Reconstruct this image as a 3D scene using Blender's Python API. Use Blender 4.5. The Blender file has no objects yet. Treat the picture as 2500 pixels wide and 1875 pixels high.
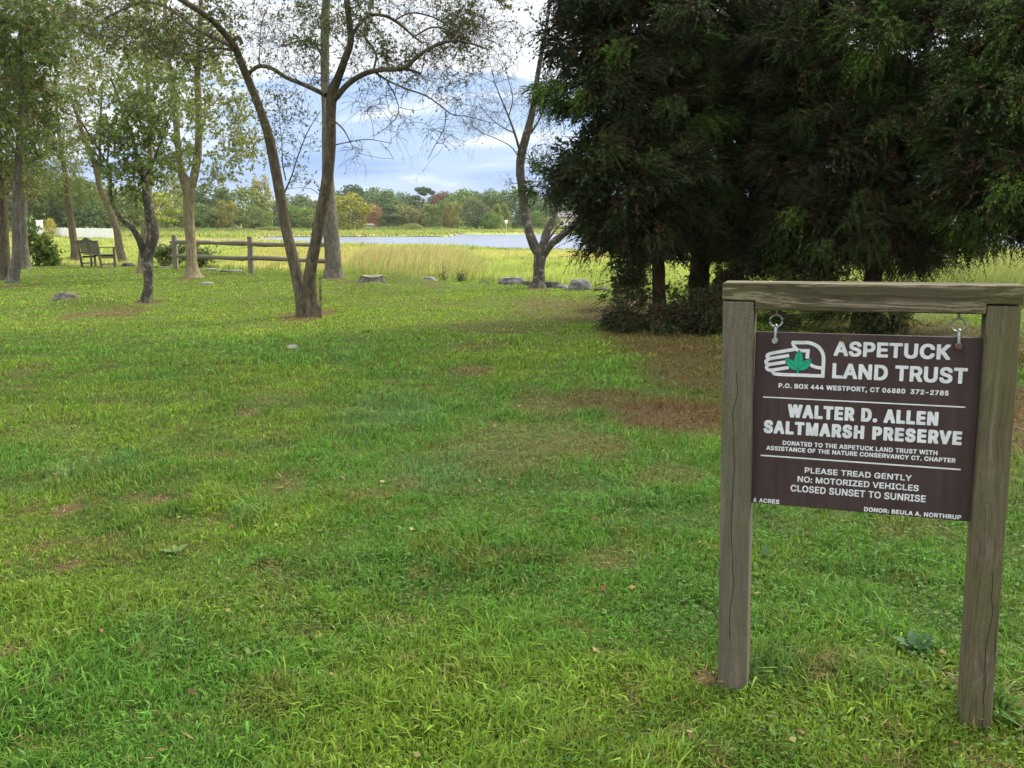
import bpy, math, random, os
import numpy as np
from mathutils import Vector, Matrix, Quaternion

C = bpy.context.scene.collection
scn = bpy.context.scene
R = math.radians
PI = math.pi

# ------------------------------------------------------------------ camera
CAM_H, PITCH = 1.45, math.atan((937.5 - 543) / 2269)
cam = bpy.data.cameras.new('camera')
cam.lens, cam.sensor_width = 36 * 2269 / 2500, 36
cam.clip_start, cam.clip_end = 0.05, 6000
cam_o = bpy.data.objects.new('camera', cam)
C.objects.link(cam_o)
cam_o.location = (0, 0, CAM_H)
cam_o.rotation_euler = (PI / 2 - PITCH, 0, 0)
scn.camera = cam_o

# ------------------------------------------------------------------ world, sun, exposure
SUN_AZ, SUN_EL = R(52), R(38)
SKY_STRENGTH = 0.10
world = bpy.data.worlds.new('World')
scn.world = world
world.use_nodes = True
wn, wl = world.node_tree.nodes, world.node_tree.links
wn.clear()


def wnode(t, **kw):
    n = wn.new(t)
    for k, v in kw.items():
        setattr(n, k, v)
    return n


w_out = wnode('ShaderNodeOutputWorld')
w_bg = wnode('ShaderNodeBackground')
w_bg.inputs['Strength'].default_value = SKY_STRENGTH
sky = wnode('ShaderNodeTexSky', sky_type='NISHITA', sun_disc=False, sun_elevation=SUN_EL, sun_rotation=SUN_AZ,
            air_density=1.0, dust_density=1.5, ozone_density=1.5)
tc = wnode('ShaderNodeTexCoord')
sep = wnode('ShaderNodeSeparateXYZ')
wl.new(tc.outputs['Generated'], sep.inputs[0])
mp = wnode('ShaderNodeMapping')
mp.inputs['Scale'].default_value = (1.6, 1.6, 9.0)
mp.inputs['Location'].default_value = (0.35, 0.2, 0.4)
wl.new(tc.outputs['Generated'], mp.inputs[0])
n1 = wnode('ShaderNodeTexNoise')
n1.inputs['Scale'].default_value = 2.1
n1.inputs['Detail'].default_value = 8
n1.inputs['Roughness'].default_value = 0.58
n1.inputs['Distortion'].default_value = 0.5
wl.new(mp.outputs[0], n1.inputs['Vector'])
# cloud cover: thicker and whiter higher up, streaky grey-blue banks low down
elv = wnode('ShaderNodeMapRange')
elv.inputs['From Min'].default_value, elv.inputs['From Max'].default_value = 0.03, 0.17
elv.inputs['To Min'].default_value, elv.inputs['To Max'].default_value = -0.09, 0.2
wl.new(sep.outputs['Z'], elv.inputs['Value'])
ad = wnode('ShaderNodeMath', operation='ADD')
wl.new(n1.outputs[0], ad.inputs[0])
wl.new(elv.outputs[0], ad.inputs[1])
cr = wnode('ShaderNodeValToRGB')
cr.color_ramp.interpolation = 'EASE'
e = cr.color_ramp.elements
e[0].position, e[0].color = 0.37, (2.35, 3.55, 6.3, 1)
e[1].position, e[1].color = 0.64, (7.2, 7.4, 7.7, 1)
m = e.new(0.50)
m.color = (3.5, 4.7, 6.8, 1)
wl.new(ad.outputs[0], cr.inputs[0])
mixs = wnode('ShaderNodeMixRGB')
mixs.inputs[0].default_value = 0.88
wl.new(sky.outputs[0], mixs.inputs[1])
wl.new(cr.outputs[0], mixs.inputs[2])
hz = wnode('ShaderNodeMapRange', interpolation_type='SMOOTHSTEP')       # pale sky right above the horizon
hz.inputs['From Min'].default_value, hz.inputs['From Max'].default_value = 0.0, 0.055
hz.inputs['To Min'].default_value, hz.inputs['To Max'].default_value = 0.75, 0.0
wl.new(sep.outputs['Z'], hz.inputs['Value'])
mixh = wnode('ShaderNodeMixRGB')
mixh.inputs[2].default_value = (4.5, 5.3, 6.7, 1)
wl.new(hz.outputs[0], mixh.inputs[0])
wl.new(mixs.outputs[0], mixh.inputs[1])
zb = wnode('ShaderNodeMapRange', interpolation_type='SMOOTHSTEP')       # an overcast sky is brightest overhead
zb.inputs['From Min'].default_value, zb.inputs['From Max'].default_value = 0.2, 0.85
zb.inputs['To Min'].default_value, zb.inputs['To Max'].default_value = 1.0, 2.6
wl.new(sep.outputs['Z'], zb.inputs['Value'])
mul = wnode('ShaderNodeVectorMath', operation='SCALE')
wl.new(mixh.outputs[0], mul.inputs[0])
wl.new(zb.outputs[0], mul.inputs['Scale'])
wl.new(mul.outputs[0], w_bg.inputs['Color'])
wl.new(w_bg.outputs[0], w_out.inputs[0])

sun = bpy.data.lights.new('sun', 'SUN')
sun.energy, sun.angle, sun.color = 3.0, R(10), (1.0, 0.93, 0.80)
sun_o = bpy.data.objects.new('sun', sun)
C.objects.link(sun_o)
SUN_DIR = Vector((math.sin(SUN_AZ) * math.cos(SUN_EL), math.cos(SUN_AZ) * math.cos(SUN_EL), math.sin(SUN_EL)))
sun_o.rotation_euler = SUN_DIR.to_track_quat('Z', 'Y').to_euler()
sun_o.location = SUN_DIR * 60

vs = scn.view_settings
vs.view_transform, vs.look, vs.gamma, vs.exposure = 'Standard', 'None', 1.0, 0.72
scn.cycles.max_bounces = 8
scn.cycles.transparent_max_bounces = 8
scn.cycles.use_denoising = True

# ------------------------------------------------------------------ helpers
rng = np.random.default_rng(7)
F = 2269.0


def ray(px, py):
    a, b = (px - 1250) / F, -(py - 937.5) / F
    return np.array([a, math.cos(PITCH) + b * math.sin(PITCH), -math.sin(PITCH) + b * math.cos(PITCH)])


def at(px, py, Y):
    """the point of the place seen at a pixel of the photograph, at the distance Y"""
    d = ray(px, py)
    return np.array([0, 0, CAM_H]) + d * (Y / d[1])


def hsh(ix, iy, s):
    v = np.sin(ix * 127.1 + iy * 311.7 + s * 74.7) * 43758.5453
    return v - np.floor(v)


def vnoise(x, y, s=0.0):
    ix, iy = np.floor(x), np.floor(y)
    fx, fy = x - ix, y - iy
    fx, fy = fx * fx * (3 - 2 * fx), fy * fy * (3 - 2 * fy)
    a, b, c, d = hsh(ix, iy, s), hsh(ix + 1, iy, s), hsh(ix, iy + 1, s), hsh(ix + 1, iy + 1, s)
    return (a * (1 - fx) + b * fx) * (1 - fy) + (c * (1 - fx) + d * fx) * fy


def fbm(x, y, s=0.0, o=4):
    t, a, n = 0, 0.5, 0
    for k in range(o):
        t = t + a * vnoise(x * 2 ** k, y * 2 ** k, s + k * 3.1)
        n += a
        a *= 0.55
    return t / n


def sstep(a, b, x):
    t = np.clip((x - a) / (b - a), 0, 1)
    return t * t * (3 - 2 * t)


def link(name, me, parent=None):
    o = bpy.data.objects.new(name, me)
    C.objects.link(o)
    if parent is not None:
        o.parent = parent
    return o


def tag(o, label=None, cat=None, group=None, kind=None):
    if label: o['label'] = label
    if cat: o['category'] = cat
    if group: o['group'] = group
    if kind: o['kind'] = kind
    return o


def thing(name, label, cat, loc, group=None):
    o = bpy.data.objects.new(name, None)
    o.empty_display_size = 0.1
    C.objects.link(o)
    o.location = tuple(float(v) for v in loc)
    return tag(o, label, cat, group)


def np_mesh(name, V, quads=None, tris=None, mat=None, col=None, smooth=False):
    """quads / tris first in that order; col = one colour per face"""
    V = np.asarray(V, np.float32)
    q = np.zeros((0, 4), np.int32) if quads is None or not len(quads) else np.asarray(quads, np.int32)
    t = np.zeros((0, 3), np.int32) if tris is None or not len(tris) else np.asarray(tris, np.int32)
    me = bpy.data.meshes.new(name)
    me.vertices.add(len(V))
    me.vertices.foreach_set('co', V.ravel())
    me.loops.add(q.size + t.size)
    me.loops.foreach_set('vertex_index', np.concatenate([q.ravel(), t.ravel()]))
    me.polygons.add(len(q) + len(t))
    st = np.concatenate([np.arange(len(q)) * 4, q.size + np.arange(len(t)) * 3]).astype(np.int32)
    me.polygons.foreach_set('loop_start', st)
    if smooth:
        me.polygons.foreach_set('use_smooth', np.ones(len(q) + len(t), bool))
    me.update(calc_edges=True)
    if col is not None:
        a = me.attributes.new('col', 'FLOAT_COLOR', 'FACE')
        c4 = np.ones((len(q) + len(t), 4), np.float32)
        c4[:, :3] = col
        a.data.foreach_set('color', c4.ravel())
    if mat: me.materials.append(mat)
    me.validate()
    return me


def part(name, V, quads=None, tris=None, mat=None, parent=None, col=None, smooth=False, origin=None):
    V = np.asarray(V, np.float64)
    if parent is not None:
        V = V - np.array(parent.matrix_basis.translation)
        if parent.parent is not None:
            V = V - np.array(parent.parent.matrix_basis.translation)
    elif origin is not None:
        V = V - np.asarray(origin)
    o = link(name, np_mesh(name, V, quads, tris, mat, col, smooth), parent)
    if origin is not None and parent is None:
        o.location = tuple(float(v) for v in origin)
    return o


# ------------------------------------------------------------------ materials
def new_mat(name):
    m_ = bpy.data.materials.new(name)
    m_.use_nodes = True
    nt = m_.node_tree
    nt.nodes.clear()
    return m_, nt.nodes, nt.links


def leafy(name, transl=0.3, rough=0.5, spec=0.35, objcol=False):
    m_, n, l = new_mat(name)
    out = n.new('ShaderNodeOutputMaterial')
    a = n.new('ShaderNodeAttribute'); a.attribute_name = 'col'
    src = a.outputs['Color']
    if objcol:
        oi = n.new('ShaderNodeObjectInfo')
        mx = n.new('ShaderNodeMixRGB'); mx.blend_type = 'MULTIPLY'; mx.inputs[0].default_value = 1
        l.new(a.outputs['Color'], mx.inputs[1]); l.new(oi.outputs['Color'], mx.inputs[2])
        src = mx.outputs[0]
    p = n.new('ShaderNodeBsdfPrincipled')
    p.inputs['Roughness'].default_value = rough
    p.inputs['Specular IOR Level'].default_value = spec
    l.new(src, p.inputs['Base Color'])
    if transl > 0:
        t = n.new('ShaderNodeBsdfTranslucent')
        l.new(src, t.inputs['Color'])
        mi = n.new('ShaderNodeMixShader'); mi.inputs[0].default_value = transl
        l.new(p.outputs[0], mi.inputs[1]); l.new(t.outputs[0], mi.inputs[2])
        l.new(mi.outputs[0], out.inputs[0])
    else:
        l.new(p.outputs[0], out.inputs[0])
    return m_


def ramp(n, pos_cols):
    r_ = n.new('ShaderNodeValToRGB')
    el = r_.color_ramp.elements
    el[0].position, el[0].color = pos_cols[0][0], (*pos_cols[0][1], 1)
    el[1].position, el[1].color = pos_cols[-1][0], (*pos_cols[-1][1], 1)
    for p_, c_ in pos_cols[1:-1]:
        x = el.new(p_); x.color = (*c_, 1)
    return r_


def bark(name, dark, light, lichen, lich_amt=0.45, scale=9.0, stretch=0.22):
    """ridged bark with patches of lichen"""
    m_, n, l = new_mat(name)
    out = n.new('ShaderNodeOutputMaterial')
    p = n.new('ShaderNodeBsdfPrincipled')
    p.inputs['Roughness'].default_value = 0.9
    p.inputs['Specular IOR Level'].default_value = 0.15
    t = n.new('ShaderNodeTexCoord')
    mp_ = n.new('ShaderNodeMapping'); mp_.inputs['Scale'].default_value = (1, 1, stretch)
    l.new(t.outputs['Object'], mp_.inputs[0])
    a = n.new('ShaderNodeTexNoise'); a.inputs['Scale'].default_value = scale * 2.4; a.inputs['Detail'].default_value = 9
    a.inputs['Roughness'].default_value = 0.7; a.inputs['Distortion'].default_value = 0.6
    l.new(mp_.outputs[0], a.inputs['Vector'])
    r_ = ramp(n, [(0.36, dark), (0.66, light)])
    l.new(a.outputs[0], r_.inputs[0])
    b = n.new('ShaderNodeTexNoise'); b.inputs['Scale'].default_value = scale * 0.9; b.inputs['Detail'].default_value = 7
    b.inputs['Roughness'].default_value = 0.75
    l.new(t.outputs['Object'], b.inputs['Vector'])
    r2 = ramp(n, [(0.52, (0, 0, 0)), (0.64, (lich_amt,) * 3)])
    l.new(b.outputs[0], r2.inputs[0])
    mx = n.new('ShaderNodeMixRGB'); mx.inputs[2].default_value = (*lichen, 1)
    l.new(r2.outputs[0], mx.inputs[0]); l.new(r_.outputs[0], mx.inputs[1])
    l.new(mx.outputs[0], p.inputs['Base Color'])
    bp = n.new('ShaderNodeBump'); bp.inputs['Strength'].default_value = 0.8; bp.inputs['Distance'].default_value = 0.03
    l.new(a.outputs[0], bp.inputs['Height']); l.new(bp.outputs[0], p.inputs['Normal'])
    l.new(p.outputs[0], out.inputs[0])
    return m_


def plain(name, col, rough=0.7, metal=0.0, noise=0.0, nscale=20.0, bump=0.0, spec=0.4, col2=None, bdist=0.01):
    m_, n, l = new_mat(name)
    out = n.new('ShaderNodeOutputMaterial')
    p = n.new('ShaderNodeBsdfPrincipled')
    p.inputs['Roughness'].default_value = rough
    p.inputs['Metallic'].default_value = metal
    p.inputs['Specular IOR Level'].default_value = spec
    p.inputs['Base Color'].default_value = (*col, 1)
    if noise or col2 or bump:
        t = n.new('ShaderNodeTexCoord')
        a = n.new('ShaderNodeTexNoise'); a.inputs['Scale'].default_value = nscale; a.inputs['Detail'].default_value = 8
        a.inputs['Roughness'].default_value = 0.65
        l.new(t.outputs['Object'], a.inputs['Vector'])
        c0 = tuple(c * (1 - noise) for c in col)
        c1 = col2 if col2 else tuple(min(1, c * (1 + noise)) for c in col)
        r_ = ramp(n, [(0.35, c0), (0.65, c1)])
        l.new(a.outputs[0], r_.inputs[0]); l.new(r_.outputs[0], p.inputs['Base Color'])
        if bump:
            bp = n.new('ShaderNodeBump'); bp.inputs['Strength'].default_value = bump; bp.inputs['Distance'].default_value = bdist
            l.new(a.outputs[0], bp.inputs['Height']); l.new(bp.outputs[0], p.inputs['Normal'])
    l.new(p.outputs[0], out.inputs[0])
    return m_


def timber(name, axis, base=(0.165, 0.15, 0.115), dark=(0.085, 0.078, 0.06), green=(0.10, 0.115, 0.035), green_amt=0.55, pale=(0.27, 0.23, 0.18),
           pale_amt=0.3, scale=1.0, crack=None):
    """weathered softwood with grain along one axis, algae and rubbed pale streaks"""
    m_, n, l = new_mat(name)
    out = n.new('ShaderNodeOutputMaterial')
    p = n.new('ShaderNodeBsdfPrincipled')
    p.inputs['Roughness'].default_value = 0.85
    p.inputs['Specular IOR Level'].default_value = 0.2
    t = n.new('ShaderNodeTexCoord')
    s = [70 * scale] * 3
    s[axis] = 2.2 * scale
    mp_ = n.new('ShaderNodeMapping'); mp_.inputs['Scale'].default_value = s
    l.new(t.outputs['Object'], mp_.inputs[0])
    wob = n.new('ShaderNodeTexNoise'); wob.inputs['Scale'].default_value = 3.0 * scale; wob.inputs['Detail'].default_value = 2
    l.new(t.outputs['Object'], wob.inputs['Vector'])
    wv = n.new('ShaderNodeVectorMath'); wv.operation = 'MULTIPLY_ADD'
    wv.inputs[1].default_value = (3.2, 3.2, 3.2)
    l.new(wob.outputs['Color'], wv.inputs[0]); l.new(mp_.outputs[0], wv.inputs[2])
    a = n.new('ShaderNodeTexNoise'); a.inputs['Scale'].default_value = 1.9; a.inputs['Detail'].default_value = 8
    a.inputs['Roughness'].default_value = 0.62
    l.new(wv.outputs[0], a.inputs['Vector'])
    r_ = ramp(n, [(0.30, dark), (0.48, base), (0.72, tuple(c * 1.22 for c in base))])
    l.new(a.outputs[0], r_.inputs[0])
    # pale rubbed streaks
    a2 = n.new('ShaderNodeTexNoise'); a2.inputs['Scale'].default_value = 0.75; a2.inputs['Detail'].default_value = 9
    a2.inputs['Roughness'].default_value = 0.72
    l.new(wv.outputs[0], a2.inputs['Vector'])
    rp = ramp(n, [(0.52, (0, 0, 0)), (0.60, (pale_amt,) * 3)])
    l.new(a2.outputs[0], rp.inputs[0])
    mp2 = n.new('ShaderNodeMixRGB'); mp2.inputs[2].default_value = (*pale, 1)
    l.new(rp.outputs[0], mp2.inputs[0]); l.new(r_.outputs[0], mp2.inputs[1])
    # algae in broad patches
    g = n.new('ShaderNodeTexNoise'); g.inputs['Scale'].default_value = 5.5 * scale; g.inputs['Detail'].default_value = 6
    g.inputs['Roughness'].default_value = 0.6
    l.new(t.outputs['Object'], g.inputs['Vector'])
    rg = ramp(n, [(0.42, (0, 0, 0)), (0.68, (green_amt,) * 3)])
    l.new(g.outputs[0], rg.inputs[0])
    mg = n.new('ShaderNodeMixRGB'); mg.inputs[2].default_value = (*green, 1)
    l.new(rg.outputs[0], mg.inputs[0]); l.new(mp2.outputs[0], mg.inputs[1])
    last = mg.outputs[0]
    # fine speckle
    f_ = n.new('ShaderNodeTexNoise'); f_.inputs['Scale'].default_value = 320 * scale; f_.inputs['Detail'].default_value = 3
    l.new(t.outputs['Object'], f_.inputs['Vector'])
    rf = ramp(n, [(0.3, (0.78,) * 3), (0.7, (1.2,) * 3)])
    l.new(f_.outputs[0], rf.inputs[0])
    mf = n.new('ShaderNodeMixRGB'); mf.blend_type = 'MULTIPLY'; mf.inputs[0].default_value = 1
    l.new(last, mf.inputs[1]); l.new(rf.outputs[0], mf.inputs[2])
    last = mf.outputs[0]
    if crack:                      # (u position, z from, z to) of a drying crack along the post
        sx = n.new('ShaderNodeSeparateXYZ'); l.new(t.outputs['Object'], sx.inputs[0])
        u0, z0, z1 = crack
        wn_ = n.new('ShaderNodeTexNoise'); wn_.noise_dimensions = '1D'; wn_.inputs['Scale'].default_value = 4.0
        l.new(sx.outputs['Z'], wn_.inputs['W'])
        ma = n.new('ShaderNodeMath'); ma.operation = 'MULTIPLY_ADD'; ma.inputs[1].default_value = 0.05; ma.inputs[2].default_value = u0 - 0.025
        l.new(wn_.outputs[0], ma.inputs[0])
        sb = n.new('ShaderNodeMath'); sb.operation = 'SUBTRACT'; l.new(sx.outputs['X'], sb.inputs[0]); l.new(ma.outputs[0], sb.inputs[1])
        ab = n.new('ShaderNodeMath'); ab.operation = 'ABSOLUTE'; l.new(sb.outputs[0], ab.inputs[0])
        mr = n.new('ShaderNodeMapRange'); mr.inputs['From Min'].default_value = 0.0004; mr.inputs['From Max'].default_value = 0.0016
        mr.inputs['To Min'].default_value = 1; mr.inputs['To Max'].default_value = 0
        l.new(ab.outputs[0], mr.inputs['Value'])
        g1 = n.new('ShaderNodeMath'); g1.operation = 'GREATER_THAN'; l.new(sx.outputs['Z'], g1.inputs[0]); g1.inputs[1].default_value = z0
        g2 = n.new('ShaderNodeMath'); g2.operation = 'LESS_THAN'; l.new(sx.outputs['Z'], g2.inputs[0]); g2.inputs[1].default_value = z1
        mm = n.new('ShaderNodeMath'); mm.operation = 'MULTIPLY'; l.new(g1.outputs[0], mm.inputs[0]); l.new(g2.outputs[0], mm.inputs[1])
        m3 = n.new('ShaderNodeMath'); m3.operation = 'MULTIPLY'; l.new(mm.outputs[0], m3.inputs[0]); l.new(mr.outputs[0], m3.inputs[1])
        mc = n.new('ShaderNodeMixRGB'); mc.inputs[2].default_value = (0.012, 0.01, 0.008, 1)
        l.new(m3.outputs[0], mc.inputs[0]); l.new(last, mc.inputs[1])
        last = mc.outputs[0]
    l.new(last, p.inputs['Base Color'])
    bp = n.new('ShaderNodeBump'); bp.inputs['Strength'].default_value = 0.5; bp.inputs['Distance'].default_value = 0.004
    l.new(a.outputs[0], bp.inputs['Height']); l.new(bp.outputs[0], p.inputs['Normal'])
    l.new(p.outputs[0], out.inputs[0])
    return m_


M_grass = leafy('grass_blades', 0.35, 0.65, 0.16)
M_leaf = leafy('leaves', 0.48, 0.5, 0.25)
M_cedar = leafy('cedar_sprays', 0.12, 0.6, 0.25)
M_marsh = leafy('marsh_blades', 0.35, 0.6, 0.2)
M_far = leafy('far_leaves', 0.2, 0.7, 0.15, objcol=True)
M_bark_brown = bark('brown_bark', (0.042, 0.032, 0.020), (0.150, 0.118, 0.076), (0.19, 0.195, 0.105), 0.45)
M_bark_grey = bark('grey_bark', (0.06, 0.052, 0.04), (0.19, 0.165, 0.125), (0.26, 0.26, 0.20), 0.5)
M_bark_lichen = bark('lichen_bark', (0.04, 0.033, 0.025), (0.13, 0.105, 0.08), (0.30, 0.31, 0.27), 0.85)
M_bark_sunlit_tan = bark('sunlit_tan_bark', (0.13, 0.10, 0.055), (0.36, 0.29, 0.17), (0.34, 0.33, 0.22), 0.4)  # pale bark with the warm sun on these trunks put into its colour
M_bark_cedar = bark('cedar_bark', (0.03, 0.017, 0.011), (0.11, 0.06, 0.038), (0.10, 0.085, 0.06), 0.35, 12, 0.08)
M_twig_grey = plain('grey_twig', (0.16, 0.14, 0.12), 0.9)
M_far_bark = plain('far_bark', (0.11, 0.085, 0.06), 0.9, noise=0.3)
M_far_birch = plain('pale_bark', (0.5, 0.40, 0.28), 0.9, noise=0.2)

# ------------------------------------------------------------------ terrain
MOUNDS = []      # x, y, rx, ry, height


def lawn_edge(x):
    x = np.asarray(x, float)
    return np.clip(22.6 - 0.78 * x, 13.0 - 0.0 * x, 32.5) + 0.5 * (fbm(x * 0.35, x * 0 + 3.3, 5.0) - 0.5)


NEAR_R = [-0.275, -0.27, -0.2, -0.1, 0, 0.1, 0.3, 0.6, 1.2]
NEAR_Y = [140, 118, 97, 90, 83, 78, 72, 65, 60]
FAR_R = [-0.275, -0.27, -0.26, -0.07, -0.055, 0.6, 1.2]
FAR_Y = [140, 150, 163, 168, 206, 210, 190]


def water_mask(x, y):
    """> 0 inside the water, in metres from the shore (roughly)"""
    r = x / np.maximum(y, 1e-3)
    yn = np.interp(r, NEAR_R, NEAR_Y) + 5 * (fbm(x * 0.06, y * 0.02, 2.0) - 0.5)
    yf = np.interp(r, FAR_R, FAR_Y) + 3 * (fbm(x * 0.05, y * 0.02, 8.0) - 0.5)
    m_ = np.minimum(y - yn, yf - y)
    m_ = np.where((r < -0.275) | (r > 1.2) | (y < 30), -5.0, m_)
    return m_


def terrain(x, y):
    x, y = np.asarray(x, float), np.asarray(y, float)
    e_ = y - lawn_edge(x)
    z = 0.05 * (fbm(x * 0.35, y * 0.35, 1.0) - 0.5) * sstep(3.2, 6, np.hypot(x, y)) + 0.025 * (fbm(x * 1.7, y * 1.7, 4.0) - 0.5)
    z = z - 0.58 * sstep(-0.2, 4.0, e_) - 0.18 * sstep(6, 45, e_)
    dfar = y - np.interp(x / np.maximum(y, 1e-3), FAR_R, FAR_Y)
    z = z + sstep(0, 70, dfar) * 0.55 * (y > 100)
    z = np.where(y > 250, z + sstep(300, 1500, y) * 3.0, z)
    wm = water_mask(x, y)
    z = np.where(wm > -4, z + (-1.5 - z) * sstep(-4, 4, wm), z)
    for (mx, my, rx, ry, h_) in MOUNDS:
        d2 = ((x - mx) / rx) ** 2 + ((y - my) / ry) ** 2
        z = z + h_ * np.exp(-d2 * 1.6)
    return z


def ground_at(px, py):
    d = ray(px, py)
    t = (CAM_H - 0.0) / max(-d[2], 1e-4)
    for _ in range(40):
        P = np.array([0, 0, CAM_H]) + d * t
        z = float(terrain(P[0], P[1]))
        t = t + 0.7 * ((CAM_H + d[2] * t - z) / max(-d[2], 1e-4))
    return np.array([0, 0, CAM_H]) + d * t


def flat_at(px, py):
    d = ray(px, py)
    return np.array([0, 0, CAM_H]) + d * (CAM_H / -d[2])


g = flat_at(940, 706); MOUNDS.append((g[0], g[1] + 0.9, 1.2, 0.9, 0.30))
g = flat_at(905, 712); MOUNDS.append((g[0], g[1] + 0.1, 0.8, 0.7, 0.17))
g = flat_at(215, 752); MOUNDS.append((g[0], g[1], 0.85, 0.5, 0.20))
MOUNDS.append((0.98, 2.5, 1.3, 0.8, 0.05))
g = flat_at(1340, 742); MOUNDS.append((g[0], g[1] + 1.3, 3.2, 1.2, 0.06))

# patches of the lawn: brown thatch / needles / long bluish tufts, as (px, py, half width px, half height px)
BROWN = [(175, 1240, 42, 18, .95), (380, 1222, 34, 14, .9), (330, 1212, 22, 10, .7), (450, 1222, 30, 10, .55), (1150, 905, 62, 12, .75), (110, 1330, 40, 18, .5),
         (165, 1380, 30, 14, .8), (608, 1010, 34, 12, .6), (700, 1180, 60, 25, .35), (1330, 990, 90, 35, .45), (1230, 1090, 170, 60, .4),
         (1420, 1090, 120, 40, .5), (30, 1600, 40, 25, .5), (150, 1670, 35, 14, .6), (950, 1530, 90, 25, .3), (2000, 1690, 40, 22, .8), (1930, 1640, 30, 12, .6),
         (1730, 1690, 42, 26, .9), (2470, 1750, 50, 30, .8), (2040, 1650, 60, 30, .5), (2330, 1700, 36, 24, .8), (300, 765, 60, 12, .75), (205, 770, 40, 10, .9),
         (755, 772, 60, 16, .85), (1210, 800, 130, 18, .45), (1350, 745, 120, 14, .5), (1400, 770, 160, 20, .45), (1060, 700, 40, 5, .3), (860, 697, 40, 6, .7), (80, 1240, 30, 10, .4),
         (1650, 1165, 90, 30, .4), (1500, 1370, 80, 30, .35), (2230, 1290, 120, 30, .35), (60, 905, 50, 14, .35), (1160, 845, 90, 14, .35), (100, 890, 30, 8, .4), (1000, 1180, 40, 18, .4)]
BROWN += [(358, 740, 34, 9, .8), (472, 679, 34, 6, .7), (815, 681, 34, 6, .7), (1316, 706, 34, 5, .7), (40, 700, 40, 7, .7), (300, 650, 24, 4, .6)]
NEEDLE = [(1640, 1010, 190, 42, 1.0), (1480, 975, 120, 30, .7), (1720, 910, 160, 60, .8), (1650, 840, 170, 50, .8), (2000, 930, 330, 110, .8), (2450, 980, 200, 120, .9), (1560, 760, 160, 26, .6), (2300, 830, 300, 60, .7)]
TUFT = [(1795, 1690, 60, 26, .9), (2390, 1775, 70, 26, .9), (2100, 1700, 120, 40, .4), (960, 1010, 130, 45, 1.0), (1080, 1160, 110, 50, .8), (230, 1150, 120, 40, .7), (480, 870, 260, 40, .25), (880, 860, 90, 30, .3), (1500, 1215, 150, 45, .35), (620, 1255, 60, 40, .7), (1850, 1270, 60, 30, .4),
        (420, 1560, 120, 60, .4), (1850, 1650, 70, 60, .5), (2080, 1680, 90, 60, .5)]


def patchset(lst):
    o = []
    for (px, py, hw, hh, s) in lst:
        c, a, b = flat_at(px, py), flat_at(px + hw, py), flat_at(px, py - hh)
        o.append((c[0], c[1], abs(a[0] - c[0]), abs(b[1] - c[1]), s))
    return o


P_BROWN, P_NEEDLE, P_TUFT = patchset(BROWN), patchset(NEEDLE), patchset(TUFT)


def patch(ps, x, y):
    v = np.zeros_like(x)
    nx, ny = 0.5 * (fbm(x * 2.3, y * 2.3, 11) - 0.5), 0.5 * (fbm(x * 2.3, y * 2.3, 17) - 0.5)
    for (cx, cy, rx, ry, s) in ps:
        d = np.sqrt(((x - cx) / rx + nx * 1.6) ** 2 + ((y - cy) / ry + ny * 1.6) ** 2)
        v = np.maximum(v, s * (1 - sstep(0.55, 1.25, d)))
    return v


def lerp(a, b, t):
    return a + (np.asarray(b) - a) * np.asarray(t)[..., None]


def lawn_colour(x, y):
    """turf colours: mixed species, thatch, fallen needles, brightened farther out against shade"""
    n_a = fbm(x * 0.45, y * 0.45, 21, 4)
    n_b = fbm(x * 1.6 + 9, y * 1.6, 31, 4)
    n_c = fbm(x * 5.5, y * 5.5, 41, 3)
    c = np.tile(np.array([0.092, 0.196, 0.024]), (len(x), 1))
    c = lerp(c, (0.140, 0.220, 0.022), sstep(0.47, 0.66, n_a))
    c = lerp(c, (0.066, 0.140, 0.022), 0.6 * sstep(0.50, 0.70, n_b))
    c = lerp(c, (0.150, 0.150, 0.030), 0.5 * sstep(0.60, 0.80, n_c))
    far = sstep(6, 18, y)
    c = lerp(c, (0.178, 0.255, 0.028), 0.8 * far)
    tf = patch(P_TUFT, x, y)
    c = lerp(c, (0.105, 0.190, 0.050), 0.75 * tf)
    br = np.maximum(patch(P_BROWN, x, y), 0.45 * sstep(0.66, 0.78, fbm(x * 2.7, y * 2.7, 51, 3)) * sstep(0.50, 0.62, n_a * 0.5 + n_c * 0.5))
    c = lerp(c, (0.20, 0.125, 0.052), 0.8 * br)
    nd = patch(P_NEEDLE, x, y)
    c = lerp(c, (0.135, 0.060, 0.028), 0.85 * nd)
    c = c * (1.18 + 0.36 * sstep(4, 12, y))[:, None]  # mid and back lawn brightened to offset the trees' shade
    return c, br, nd, tf


def marsh_colour(x, y):
    n_a = fbm(x * 0.12, y * 0.05, 61, 4)
    n_b = fbm(x * 0.6, y * 0.25, 71, 4)
    c = np.tile(np.array([0.40, 0.45, 0.105]), (len(x), 1))  # high base tone, the sun on the marsh put into it
    c = lerp(c, (0.50, 0.46, 0.15), 0.85 * sstep(0.50, 0.68, n_a))
    c = lerp(c, (0.19, 0.27, 0.045), 0.7 * sstep(0.52, 0.72, n_b))
    return c


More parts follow.
